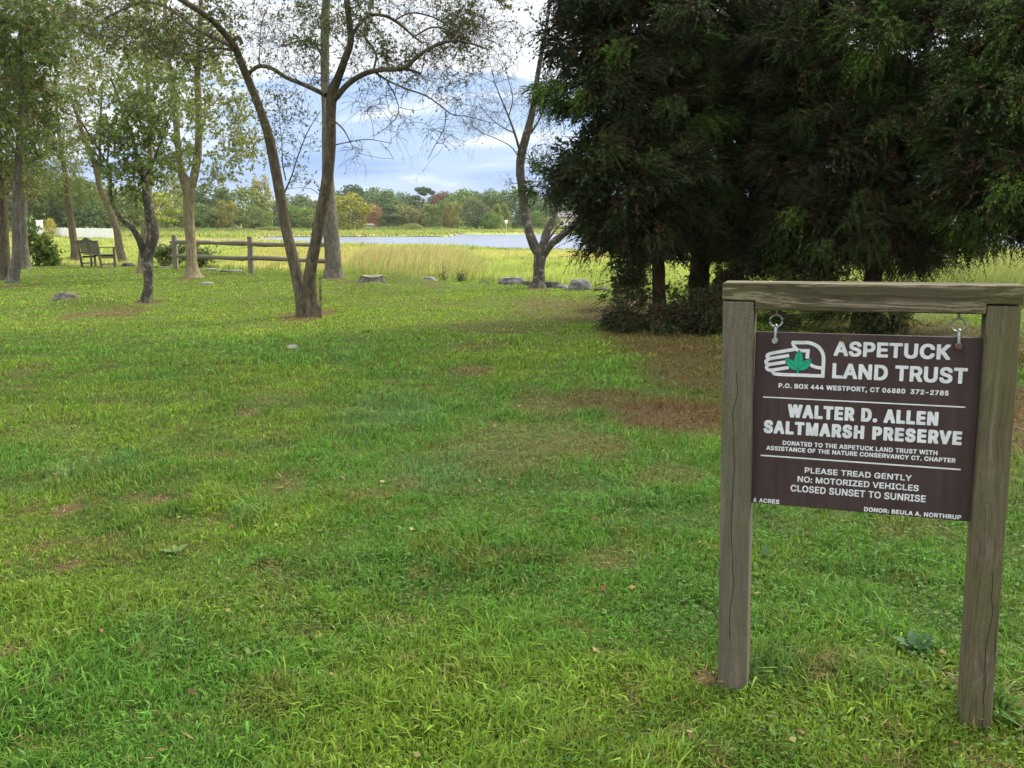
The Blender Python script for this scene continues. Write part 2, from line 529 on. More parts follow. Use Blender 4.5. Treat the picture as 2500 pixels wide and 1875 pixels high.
# ground: one sheet in rings round the viewpoint, out to the horizon
def build_ground():
    rad = np.concatenate([np.linspace(0.05, 1.5, 8), np.geomspace(1.6, 36, 330)[:], np.geomspace(36.6, 330, 150), np.geomspace(345, 4500, 26)])
    ang = np.concatenate([np.linspace(-44, 44, 260), np.linspace(46, 314, 90)])
    A = np.radians(ang)
    rr, aa = np.meshgrid(rad, A, indexing='ij')
    x, y = (rr * np.sin(aa)).ravel(), (rr * np.cos(aa)).ravel()
    z = terrain(x, y)
    nr, na = rr.shape
    V = np.c_[x, y, z]
    i = np.arange(nr - 1)[:, None] * na
    j = np.arange(na)[None, :]
    k = (j + 1) % na
    q = np.stack([i + j, i + na + j, i + na + k, i + k], -1).reshape(-1, 4)[:, ::-1]
    fc = V[q].mean(1)
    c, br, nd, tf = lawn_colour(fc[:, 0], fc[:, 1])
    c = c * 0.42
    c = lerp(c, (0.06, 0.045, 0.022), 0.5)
    e_ = fc[:, 1] - lawn_edge(fc[:, 0])
    mc = marsh_colour(fc[:, 0], fc[:, 1]) * 0.8
    c = lerp(c, mc, sstep(0.2, 1.5, e_))
    wm = water_mask(fc[:, 0], fc[:, 1])
    c = lerp(c, (0.07, 0.06, 0.045), sstep(-1.6, -0.2, wm))
    dfar = fc[:, 1] - np.interp(fc[:, 0] / np.maximum(fc[:, 1], 1e-3), FAR_R, FAR_Y)
    c = lerp(c, (0.15, 0.2, 0.045), sstep(18, 55, dfar) * (fc[:, 1] > 100) * 0.9)
    tri_c = len(V)
    V = np.r_[V, [[0, 0, terrain(0, 0)]]]
    t = np.c_[np.arange(na), (np.arange(na) + 1) % na, np.full(na, tri_c)][:, ::-1]
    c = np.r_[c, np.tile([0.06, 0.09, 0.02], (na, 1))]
    m_, n, l = new_mat('soil_and_turf')
    out = n.new('ShaderNodeOutputMaterial'); p = n.new('ShaderNodeBsdfPrincipled')
    p.inputs['Roughness'].default_value = 0.95; p.inputs['Specular IOR Level'].default_value = 0.1
    a = n.new('ShaderNodeAttribute'); a.attribute_name = 'col'
    tcx = n.new('ShaderNodeTexCoord'); nz = n.new('ShaderNodeTexNoise'); nz.inputs['Scale'].default_value = 22; nz.inputs['Detail'].default_value = 9
    l.new(tcx.outputs['Object'], nz.inputs['Vector'])
    r_ = ramp(n, [(0.3, (0.55, 0.55, 0.55)), (0.7, (1.35, 1.3, 1.25))]); l.new(nz.outputs[0], r_.inputs[0])
    mx = n.new('ShaderNodeMixRGB'); mx.blend_type = 'MULTIPLY'; mx.inputs[0].default_value = 1
    l.new(a.outputs['Color'], mx.inputs[1]); l.new(r_.outputs[0], mx.inputs[2]); l.new(mx.outputs[0], p.inputs['Base Color'])
    bp = n.new('ShaderNodeBump'); bp.inputs['Strength'].default_value = 0.6; bp.inputs['Distance'].default_value = 0.03
    l.new(nz.outputs[0], bp.inputs['Height']); l.new(bp.outputs[0], p.inputs['Normal']); l.new(p.outputs[0], out.inputs[0])
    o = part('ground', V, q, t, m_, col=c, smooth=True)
    tag(o, 'lawn sloping down to the salt marsh and on to the far shore', 'ground', kind='structure')


build_ground()


def build_water():
    m_, n, l = new_mat('pond_water')
    out = n.new('ShaderNodeOutputMaterial'); p = n.new('ShaderNodeBsdfPrincipled')
    p.inputs['Base Color'].default_value = (0.155, 0.185, 0.25, 1)
    p.inputs['Roughness'].default_value = 0.22; p.inputs['IOR'].default_value = 1.33
    p.inputs['Specular IOR Level'].default_value = 0.8
    t = n.new('ShaderNodeTexCoord'); mp_ = n.new('ShaderNodeMapping'); mp_.inputs['Scale'].default_value = (0.25, 0.9, 1)
    l.new(t.outputs['Object'], mp_.inputs[0])
    nz = n.new('ShaderNodeTexNoise'); nz.inputs['Scale'].default_value = 1.2; nz.inputs['Detail'].default_value = 5
    l.new(mp_.outputs[0], nz.inputs['Vector'])
    bp = n.new('ShaderNodeBump'); bp.inputs['Strength'].default_value = 0.6; bp.inputs['Distance'].default_value = 0.3
    l.new(nz.outputs[0], bp.inputs['Height']); l.new(bp.outputs[0], p.inputs['Normal']); l.new(p.outputs[0], out.inputs[0])
    V = [(-70, 55, -1.1), (320, 55, -1.1), (320, 230, -1.1), (-70, 230, -1.1)]
    o = part('water', V, [[0, 1, 2, 3]], None, m_)
    tag(o, 'calm tidal pond reflecting the cloudy sky', 'water', kind='structure')


build_water()


# ------------------------------------------------------------------ blades of grass
def blades(x, y, z, h, w, lean_dir, lean, col, name, mat, kind_label, cat, segs=2):
    n = len(x)
    a = rng.uniform(0, 2 * PI, n)
    sx, sy = np.cos(a) * w * 0.5, np.sin(a) * w * 0.5
    lx, ly = np.cos(lean_dir) * lean, np.sin(lean_dir) * lean
    B = np.c_[x, y, z]
    S = np.c_[sx, sy, np.zeros(n)]
    mid = B + np.c_[lx * h * 0.35, ly * h * 0.35, h * 0.58]
    tip = B + np.c_[lx * h * 1.05, ly * h * 1.05, h * (1 - 0.35 * np.minimum(lean, 1.4))]
    V = np.stack([B - S, B + S, mid + S * 0.8, mid - S * 0.8, tip], 1).reshape(-1, 3)
    k = np.arange(n)[:, None] * 5
    q = k + np.array([[0, 1, 2, 3]])
    t = k + np.array([[3, 2, 4]])
    cc = np.r_[col * 0.92, col * 1.08]
    o = part(name, V, q, t, mat, col=np.clip(cc, 0, 1))
    return tag(o, kind_label, cat, kind='stuff')


def build_lawn():
    n = 640000
    d = np.exp(rng.uniform(math.log(1.75), math.log(34), n))
    a = R(1) * rng.uniform(-37, 37, n)
    x, y = d * np.sin(a), d * np.cos(a)
    ok = (y - lawn_edge(x)) < 0.5
    x, y, d = x[ok], y[ok], d[ok]
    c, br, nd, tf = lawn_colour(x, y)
    keep = rng.random(len(x)) > np.maximum(0.72 * nd, 0.45 * br)
    x, y, d, c, br, nd, tf = x[keep], y[keep], d[keep], c[keep], br[keep], nd[keep], tf[keep]
    n = len(x)
    cl = fbm(x * 3.2, y * 3.2, 81, 3)
    h = (0.022 + 0.036 * sstep(0.3, 0.75, cl)) * rng.uniform(0.55, 1.35, n) * (1 + 0.9 * tf) * (1 - 0.45 * br) * (1 - 0.3 * sstep(9, 16, d))
    long_ = rng.random(n) < 0.012
    h = np.where(long_, h * 1.7, h)
    w = np.maximum(0.0050, 0.00092 * d) * rng.uniform(0.6, 1.4, n)
    wide = rng.random(n) < 0.16 + 0.25 * sstep(0.5, 0.7, fbm(x * 1.9, y * 1.9, 131, 3))
    w = np.where(wide, w * 1.9, w)
    h = np.where(wide, h * 1.15, h)
    ld = 2 * PI * fbm(x * 2.1, y * 2.1, 91, 2) * 3 + rng.normal(0, 1.5, n)
    lean = np.clip(rng.normal(0.6, 0.4, n) + 0.35 * br, 0.05, 1.5)
    c = c * rng.uniform(0.55, 1.4, (n, 1)) * (1 + rng.normal(0, 0.07, (n, 3)))
    dead = rng.random(n) < 0.05 + 0.35 * br
    c = np.where(dead[:, None], np.array([0.25, 0.19, 0.085]) * rng.uniform(0.5, 1.3, (n, 1)), c)
    w = np.where(dead, np.minimum(w, np.maximum(0.004, 0.0009 * d)), w)
    blu = rng.random(n) < 0.06
    c = np.where((blu & ~dead)[:, None], c * np.array([0.8, 1.0, 1.6]), c)
    z = terrain(x, y) - 0.004
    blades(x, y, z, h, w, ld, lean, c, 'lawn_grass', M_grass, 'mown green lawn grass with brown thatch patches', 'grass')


build_lawn()


def leaf_quads(P, axis, nor, L, W):
    """diamond leaves: base, side, tip, side"""
    axis = axis / np.linalg.norm(axis, axis=1, keepdims=True)
    s = np.cross(axis, nor)
    s /= np.maximum(np.linalg.norm(s, axis=1, keepdims=True), 1e-6)
    L, W = np.asarray(L).reshape(-1, 1), np.asarray(W).reshape(-1, 1)
    V = np.stack([P, P + axis * L * 0.45 + s * W * 0.5, P + axis * L, P + axis * L * 0.45 - s * W * 0.5], 1).reshape(-1, 3)
    q = np.arange(len(P))[:, None] * 4 + np.array([[0, 1, 2, 3]])
    return V, q


def unit(n):
    v = rng.normal(size=(n, 3))
    return v / np.linalg.norm(v, axis=1, keepdims=True)


def build_clover():
    n = 26000
    d = np.exp(rng.uniform(math.log(1.8), math.log(13), n))
    a = R(1) * rng.uniform(-36, 36, n)
    x, y = d * np.sin(a), d * np.cos(a)
    f = fbm(x * 1.1, y * 1.1, 101, 4) + 0.10 * sstep(-0.05, 0.35, x / y) + 0.05 * fbm(x * 5, y * 5, 4)
    ok = rng.random(n) < sstep(0.52, 0.68, f)
    x, y, d = x[ok], y[ok], d[ok]
    n = len(x)
    z = terrain(x, y) + rng.uniform(0.025, 0.06, n)
    rot = rng.uniform(0, 2 * PI, n)
    size = np.maximum(0.009, 0.0012 * d) * rng.uniform(0.7, 1.4, n)
    col = np.array([0.080, 0.155, 0.030]) * rng.uniform(0.6, 1.35, (n, 1)) * (1 + rng.normal(0, 0.08, (n, 3)))
    Vs, Cs = [], []
    tilt = unit(n) * 0.45 + np.array([0, 0, 1])
    for k in range(3):
        b = rot + k * 2.094
        ax = np.c_[np.cos(b), np.sin(b), rng.normal(0.05, 0.2, n)]
        v, q = leaf_quads(np.c_[x, y, z], ax, tilt, size, size * 0.95)
        Vs.append(v); Cs.append(col)
    V = np.concatenate(Vs)
    q = np.arange(len(V) // 4)[:, None] * 4 + np.array([[0, 1, 2, 3]])
    o = part('clover', V, q, None, M_grass, col=np.concatenate(Cs))
    tag(o, 'low clover leaves growing through the lawn', 'clover', kind='stuff')


build_clover()


def build_litter():
    """fallen needles, straw and leaf bits lying on the turf"""
    n = 30000
    d = np.exp(rng.uniform(math.log(1.9), math.log(18), n))
    a = R(1) * rng.uniform(-36, 36, n)
    x, y = d * np.sin(a), d * np.cos(a)
    nd, br = patch(P_NEEDLE, x, y), patch(P_BROWN, x, y)
    ok = rng.random(n) < np.maximum(np.maximum(nd, 0.75 * br), 0.035)
    x, y, d, nd = x[ok], y[ok], d[ok], nd[ok]
    n = len(x)
    z = terrain(x, y) + rng.uniform(0.008, 0.035, n)
    ax = np.c_[rng.normal(size=(n, 2)), rng.normal(0, 0.25, n)]
    L = np.maximum(0.05, 0.007 * d) * rng.uniform(0.5, 1.4, n)
    v, q = leaf_quads(np.c_[x, y, z], ax, unit(n) * 0.3 + np.array([0, 0, 1]), L, np.maximum(0.003, 0.0008 * d) * rng.uniform(.7, 2, n))
    col = np.where((nd > 0.3)[:, None], np.array([0.20, 0.085, 0.04]), np.array([0.30, 0.19, 0.09])) * rng.uniform(0.5, 1.4, (n, 1))
    k = 420
    d = np.exp(rng.uniform(math.log(2.0), math.log(20), k)); a = R(1) * rng.uniform(-36, 36, k)
    x, y = d * np.sin(a), d * np.cos(a)
    P = np.c_[x, y, terrain(x, y) + rng.uniform(0.015, 0.04, k)]
    L = rng.uniform(0.02, 0.045, k)
    v2, q2 = leaf_quads(P, np.c_[rng.normal(size=(k, 2)), rng.normal(0, .3, k)], unit(k) * 0.6 + np.array([0, 0, 1]), L, L * 0.6)
    c2 = np.array([(0.24, 0.12, 0.05), (0.30, 0.20, 0.08), (0.16, 0.09, 0.045), (0.34, 0.28, 0.12)])[rng.integers(0, 4, k)] * rng.uniform(.6, 1.2, (k, 1))
    q = np.r_[q, q2 + len(v)]; v = np.r_[v, v2]; col = np.r_[col, c2]
    tag(part('dry_litter', v, q, None, M_grass, col=col), 'dry needles and straw lying on the grass', 'litter', kind='stuff')


build_litter()


def build_marsh():
    n = 330000
    Y = np.exp(rng.uniform(math.log(13), math.log(150), n))
    r = rng.uniform(-0.72, 0.85, n)
    x, y = Y * r, Y
    e_ = y - lawn_edge(x)
    wm = water_mask(x, y)
    ok = (e_ > 0.6) & (wm < 0.3) & (y < 135)
    x, y, r, e_, wm = x[ok], y[ok], r[ok], e_[ok], wm[ok]
    n = len(x)
    c = marsh_colour(x, y)
    px = 1250 + F * r
    reed = sstep(830, 900, px) * (1 - sstep(1080, 1240, px)) * sstep(26, 30, y) * (1 - sstep(46, 60, y))
    right = sstep(1900, 2250, px)
    gold = sstep(560, 640, px) * (1 - sstep(860, 960, px)) * sstep(35, 45, y) * (1 - sstep(70, 90, y))
    h = (0.34 + 0.2 * fbm(x * 0.5, y * 0.3, 111, 3)) * (1 + 1.15 * reed + 1.9 * right) * rng.uniform(0.6, 1.25, n)
    h *= 0.55 + 0.45 * sstep(0.6, 3.5, e_)
    h *= 1 - 0.45 * sstep(30, 50, y) * np.maximum(sstep(1110, 1240, px), 1 - sstep(560, 660, px))
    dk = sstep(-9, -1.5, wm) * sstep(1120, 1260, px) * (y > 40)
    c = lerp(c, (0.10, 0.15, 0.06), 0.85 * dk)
    c = lerp(c, (0.50, 0.41, 0.14), 0.5 * gold)
    c = lerp(c, (0.44, 0.42, 0.14), 0.5 * reed)
    c = lerp(c, (0.26, 0.27, 0.08), 0.6 * right)
    c = lerp(c, (0.16, 0.22, 0.04), 0.65 * (1 - sstep(1.0, 5.5, e_)))
    c = c * rng.uniform(0.62, 1.3, (n, 1)) * (1 + rng.normal(0, 0.05, (n, 3)))
    plume = (rng.random(n) < 0.25 * reed)
    c = np.where(plume[:, None], np.array([0.46, 0.33, 0.16]) * rng.uniform(0.7, 1.1, (n, 1)), c)
    h = np.where(plume, h * 1.2, h)
    w = np.maximum(0.010, 0.00085 * y) * rng.uniform(0.6, 1.3, n)
    ld = rng.normal(0.3, 0.9, n)
    lean = np.clip(rng.normal(0.3, 0.18, n), 0.02, 0.9)
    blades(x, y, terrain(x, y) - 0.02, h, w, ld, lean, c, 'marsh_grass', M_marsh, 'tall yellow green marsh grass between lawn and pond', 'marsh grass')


build_marsh()


def build_far_shore():
    n = 60000
    r = rng.uniform(-0.72, 0.85, n)
    yf = np.interp(r, FAR_R, FAR_Y)
    yf = np.where(r < -0.27, 136, yf)
    y = yf + rng.uniform(0.5, 75, n) ** 1.0
    x = r * y
    ok = water_mask(x, y) < 0
    x, y, yf = x[ok], y[ok], yf[ok]
    n = len(x)
    c = marsh_colour(x * 1.5, y * 1.5) * 0.85
    c = lerp(c, (0.16, 0.23, 0.05), 0.8 * sstep(12, 50, y - yf))
    c *= rng.uniform(0.6, 1.3, (n, 1))
    blades(x, y, terrain(x, y) - 0.03, rng.uniform(0.35, 0.9, n), 0.0011 * y * rng.uniform(0.6, 1.3, n), rng.uniform(0, 6, n), rng.uniform(0.1, 0.6, n),
           c, 'shore_grass', M_marsh, 'grass along the far shore of the pond', 'shore grass')


build_far_shore()


# ------------------------------------------------------------------ wood and leaves
def catmull(P, K):
    P = np.asarray(P, float)
    n = len(P)
    E = np.r_[[2 * P[0] - P[1]], P, [2 * P[-1] - P[-2]]]
    t = np.linspace(0, n - 1 - 1e-9, K)
    i = np.floor(t).astype(int)
    u = (t - i)[:, None]
    a, b, c, d = E[i], E[i + 1], E[i + 2], E[i + 3]
    return 0.5 * (2 * b + (c - a) * u + (2 * a - 5 * b + 4 * c - d) * u * u + (3 * b - 3 * c + d - a) * u ** 3)


class Wood:
    def __init__(self):
        self.g = {}

    def add(self, P, rad, n):
        """P (B,K,3), rad (B,K)"""
        P, rad = np.asarray(P, float), np.asarray(rad, float)
        if P.ndim == 2:
            P, rad = P[None], rad[None]
        self.g.setdefault((P.shape[1], n), []).append((P, rad))

    def trunk(self, P, rad, n=16, bump=0.06, flare=0.0, flare_h=0.4, seed=0):
        self.g.setdefault(('t', seed, len(self.g)), []).append((np.asarray(P), np.asarray(rad), n, bump, flare, flare_h, seed))

    @staticmethod
    def rings(P, rad, n):
        T = np.gradient(P, axis=1)
        T /= np.maximum(np.linalg.norm(T, axis=2, keepdims=True), 1e-9)
        mt = np.abs(T.mean(1))
        ref = np.eye(3)[np.argmin(mt, 1)][:, None, :]
        A = np.cross(T, ref)
        A /= np.maximum(np.linalg.norm(A, axis=2, keepdims=True), 1e-9)
        Bv = np.cross(T, A)
        th = np.linspace(0, 2 * PI, n, endpoint=False)
        ring = np.cos(th)[None, None, :, None] * A[:, :, None, :] + np.sin(th)[None, None, :, None] * Bv[:, :, None, :]
        return ring, th

    @staticmethod
    def faces(B, K, n):
        i = np.arange(B)[:, None, None] * K * n + np.arange(K - 1)[None, :, None] * n
        j = np.arange(n)[None, None, :]
        k = (j + 1) % n
        return np.stack([i + j, i + k, i + n + k, i + n + j], -1).reshape(-1, 4)

    def build(self):
        Vs, Qs, off = [], [], 0
        for key, lst in self.g.items():
            if key[0] == 't':
                for (P, rad, n, bump, flare, fh, seed) in lst:
                    ring, th = self.rings(P[None], rad[None], n)
                    K = len(P)
                    s = np.linspace(0, 1, K)[:, None] * K * 0.35
                    tw = th[None, :]
                    nz = (vnoise(np.cos(tw) * 2.1 + s * 0.8, np.sin(tw) * 2.1 + seed, seed) - 0.5) * 2 + (vnoise(np.cos(tw) * 5 + s * 2, np.sin(tw) * 5 + seed, seed + 5) - 0.5)
                    hgt = (P[:, 2] - P[0, 2])[:, None]
                    fl = flare * np.exp(-np.maximum(hgt, 0) / fh * 3) * (1 + 0.55 * np.sin(tw * 4 + seed) + 0.3 * np.sin(tw * 7 + seed * 2))
                    rr = rad[:, None] * (1 + bump * nz + np.maximum(fl, 0))
                    V = (P[None, :, None, :] + ring * rr[None, :, :, None]).reshape(-1, 3)
                    Vs.append(V); Qs.append(self.faces(1, K, n) + off); off += len(V)
            else:
                K, n = key
                P = np.concatenate([a for a, _ in lst]); rad = np.concatenate([b for _, b in lst])
                ring, _ = self.rings(P, rad, n)
                V = (P[:, :, None, :] + ring * rad[:, :, None, None]).reshape(-1, 3)
                Vs.append(V); Qs.append(self.faces(len(P), K, n) + off); off += len(V)
        return np.concatenate(Vs), np.concatenate(Qs)


class Leaves:
    def __init__(self):
        self.v, self.c = [], []

    def add(self, P, axis, nor, L, W, col):
        v, _ = leaf_quads(P, axis, nor, L, W)
        self.v.append(v); self.c.append(col)

    def build(self):
        V = np.concatenate(self.v)
        return V, np.arange(len(V) // 4)[:, None] * 4 + np.array([[0, 1, 2, 3]]), np.clip(np.concatenate(self.c), 0.002, 1)


def bent(starts, dirs, lens, K=5, bend=0.35, droop=0.0):
    """(B,K,3) curved twigs"""
    n = len(starts)
    t = np.linspace(0, 1, K)[None, :, None]
    L = np.asarray(lens).reshape(-1, 1, 1)
    side = unit(n)[:, None, :]
    P = starts[:, None, :] + dirs[:, None, :] * L * t + side * L * bend * (t * t)
    P[:, :, 2] -= (droop * L * t * t)[:, :, 0]
    wob = rng.normal(0, 0.035, (n, K, 3)) * L
    wob[:, 0] = 0
    return P + wob


def twig_leaves(L_, P, per, size, colf, start=0.2, hang=0.0):
    """leaves along twigs P (B,K,3)"""
    n, K = P.shape[:2]
    if per <= 0: return
    t = rng.uniform(start, 1, (n, per)) * (K - 1)
    i = np.minimum(t.astype(int), K - 2)
    u = (t - i)[..., None]
    b = np.arange(n)[:, None]
    pos = P[b, i] * (1 - u) + P[b, i + 1] * u
    tan = P[b, i + 1] - P[b, i]
    pos, tan = pos.reshape(-1, 3), tan.reshape(-1, 3)
    tan /= np.maximum(np.linalg.norm(tan, axis=1, keepdims=True), 1e-6)
    m_ = len(pos)
    ax = tan * 0.5 + unit(m_) * 0.9 + np.array([0, 0, -hang])
    s = size * rng.uniform(0.6, 1.3, m_)
    nor = unit(m_) * 0.8 + np.array([0, 0, 0.9])
    L_.add(pos, ax, nor, s, s * rng.uniform(0.5, 0.75, m_), colf(m_, pos))


class Tree:
    """stems traced first, then branches grown from the nearest wood to each clump of the crown"""
    def __init__(self):
        self.w, self.l = Wood(), Leaves()
        self.pts, self.rad, self.slim = [], [], 1.0

    def stem(self, spec, K=36, n=14, bump=0.07, flare=0.0, fh=0.5, seed=0, sides=None):
        """spec: list of (px, py, Y, diameter in px of the photograph)"""
        P = np.array([at(a, b, c) for a, b, c, d in spec])
        d = np.array([s[3] * s[2] / F * 0.41 * self.slim for s in spec])
        Q = catmull(P, K)
        r = np.interp(np.linspace(0, len(spec) - 1, K), np.arange(len(spec)), d)
        self.w.trunk(Q, r, n, bump, flare, fh, seed)
        self.pts.append(Q[K // 6:]); self.rad.append(r[K // 6:])
        return Q

    def clumps(self, cs, Rc, ntw, per, size, colf, twig_r=0.004, droop=0.1, up=0.15, r0=0.02, hang=0.0, sub=0, bend=0.35, keep=1.0, above=1.2, far_pen=0.0):
        cs = np.asarray(cs)
        P = np.concatenate(self.pts); rd = np.concatenate(self.rad)
        d0 = np.min(np.linalg.norm(cs[:, None, :] - P[None, ::3, :], axis=2), axis=1)
        addP, addR = [P], [rd]
        for c in cs[np.argsort(d0)]:
            A = np.concatenate(addP); Ar = np.concatenate(addR)
            d = np.linalg.norm(A - c, axis=1)
            cost = d + above * np.maximum(0, A[:, 2] - c[2] + 0.15 * d)
            k = int(np.argmin(cost))
            s, dist = A[k], d[k]
            if dist > 0.05:
                t = np.linspace(0, 1, 8)[:, None]
                mid = unit(1)[0] * dist * 0.14 + np.array([0, 0, up * dist])
                br = s + (c - s) * t + mid * (4 * t * (1 - t)) * 0.8 + rng.normal(0, 0.02, (8, 3)) * dist * np.minimum(t, 1 - t) * 2
                ra = min(Ar[k] * 0.75, r0 * (0.5 + 0.6 * dist))
                rr = np.linspace(ra, max(twig_r, ra * 0.35), 8)
                self.w.add(br, rr, 6 if ra > 0.012 else 5)
                addP.append(br[2:]); addR.append(rr[2:])
            m_ = ntw
            out = (c - s) / max(dist, 1e-3)
            dirs = unit(m_) * 0.95 + out * 0.35 + np.array([0, 0, 0.1])
            dirs /= np.linalg.norm(dirs, axis=1, keepdims=True)
            st = np.tile(c, (m_, 1)) + unit(m_) * Rc * 0.12
            tw = bent(st, dirs, Rc * rng.uniform(0.6, 1.35, m_), 5, bend, droop)
            self.w.add(tw, np.linspace(twig_r, twig_r * 0.4, 5)[None, :].repeat(m_, 0), 3)
            allt = tw
            if sub:
                kk = rng.integers(1, 5, m_ * sub)
                bi = np.repeat(np.arange(m_), sub)
                st2 = tw[bi, kk]
                dr2 = (tw[bi, np.minimum(kk + 1, 4)] - tw[bi, kk - 1])
                dr2 = dr2 / np.maximum(np.linalg.norm(dr2, axis=1, keepdims=True), 1e-6) + unit(len(bi)) * 0.8
                dr2 /= np.linalg.norm(dr2, axis=1, keepdims=True)
                tw2 = bent(st2, dr2, Rc * rng.uniform(0.25, 0.6, len(bi)), 5, bend, droop)
                self.w.add(tw2, np.linspace(twig_r * 0.6, twig_r * 0.3, 5)[None, :].repeat(len(bi), 0), 3)
                allt = np.concatenate([tw, tw2])
            if per > 0 and keep > 0:
                q = allt[rng.random(len(allt)) < keep]
                if len(q): twig_leaves(self.l, q, per, size, colf, 0.15, hang)
        self.pts, self.rad = addP, addR

    def finish(self, name, label, cat, base, bark_mat, leaf_mat=None, group=None, crown='crown'):
        t = thing(name, label, cat, base, group)
        V, Q = self.w.build()
        part('trunk', V, Q, None, bark_mat, t, smooth=True)
        if self.l.v:
            V, Q, c = self.l.build()
            part(crown, V, Q, None, leaf_mat or M_leaf, t, col=c)
        return t


def ell(px, py, Y, rx, ry, n, depth=None, hollow=0.0):
    """n points in an ellipsoid of the crown, given by where it stands and its size in pixels of the photograph"""
    c = at(px, py, Y)
    v = unit(n) * (rng.uniform(hollow ** 3, 1, (n, 1)) ** (1 / 3))
    s = Y / F
    return c + v * np.array([rx * s, (depth if depth else rx * s), ry * s])


def green(base, var=0.3, yel=0.0, brown=0.0, hue=0.08):
    base = np.array(base)

    def f(n, pos):
        c = base * rng.uniform(1 - var, 1 + var, (n, 1)) * (1 + rng.normal(0, hue, (n, 3)))
        if yel:
            k = rng.random(n) < yel
            c = np.where(k[:, None], np.array([0.36, 0.26, 0.05]) * rng.uniform(0.6, 1.1, (n, 1)), c)
        if brown:
            k = rng.random(n) < brown
            c = np.where(k[:, None], np.array([0.20, 0.11, 0.05]) * rng.uniform(0.6, 1.2, (n, 1)), c)
        return c
    return f


def base_of(px, py):
    b = ground_at(px, py)
    return b


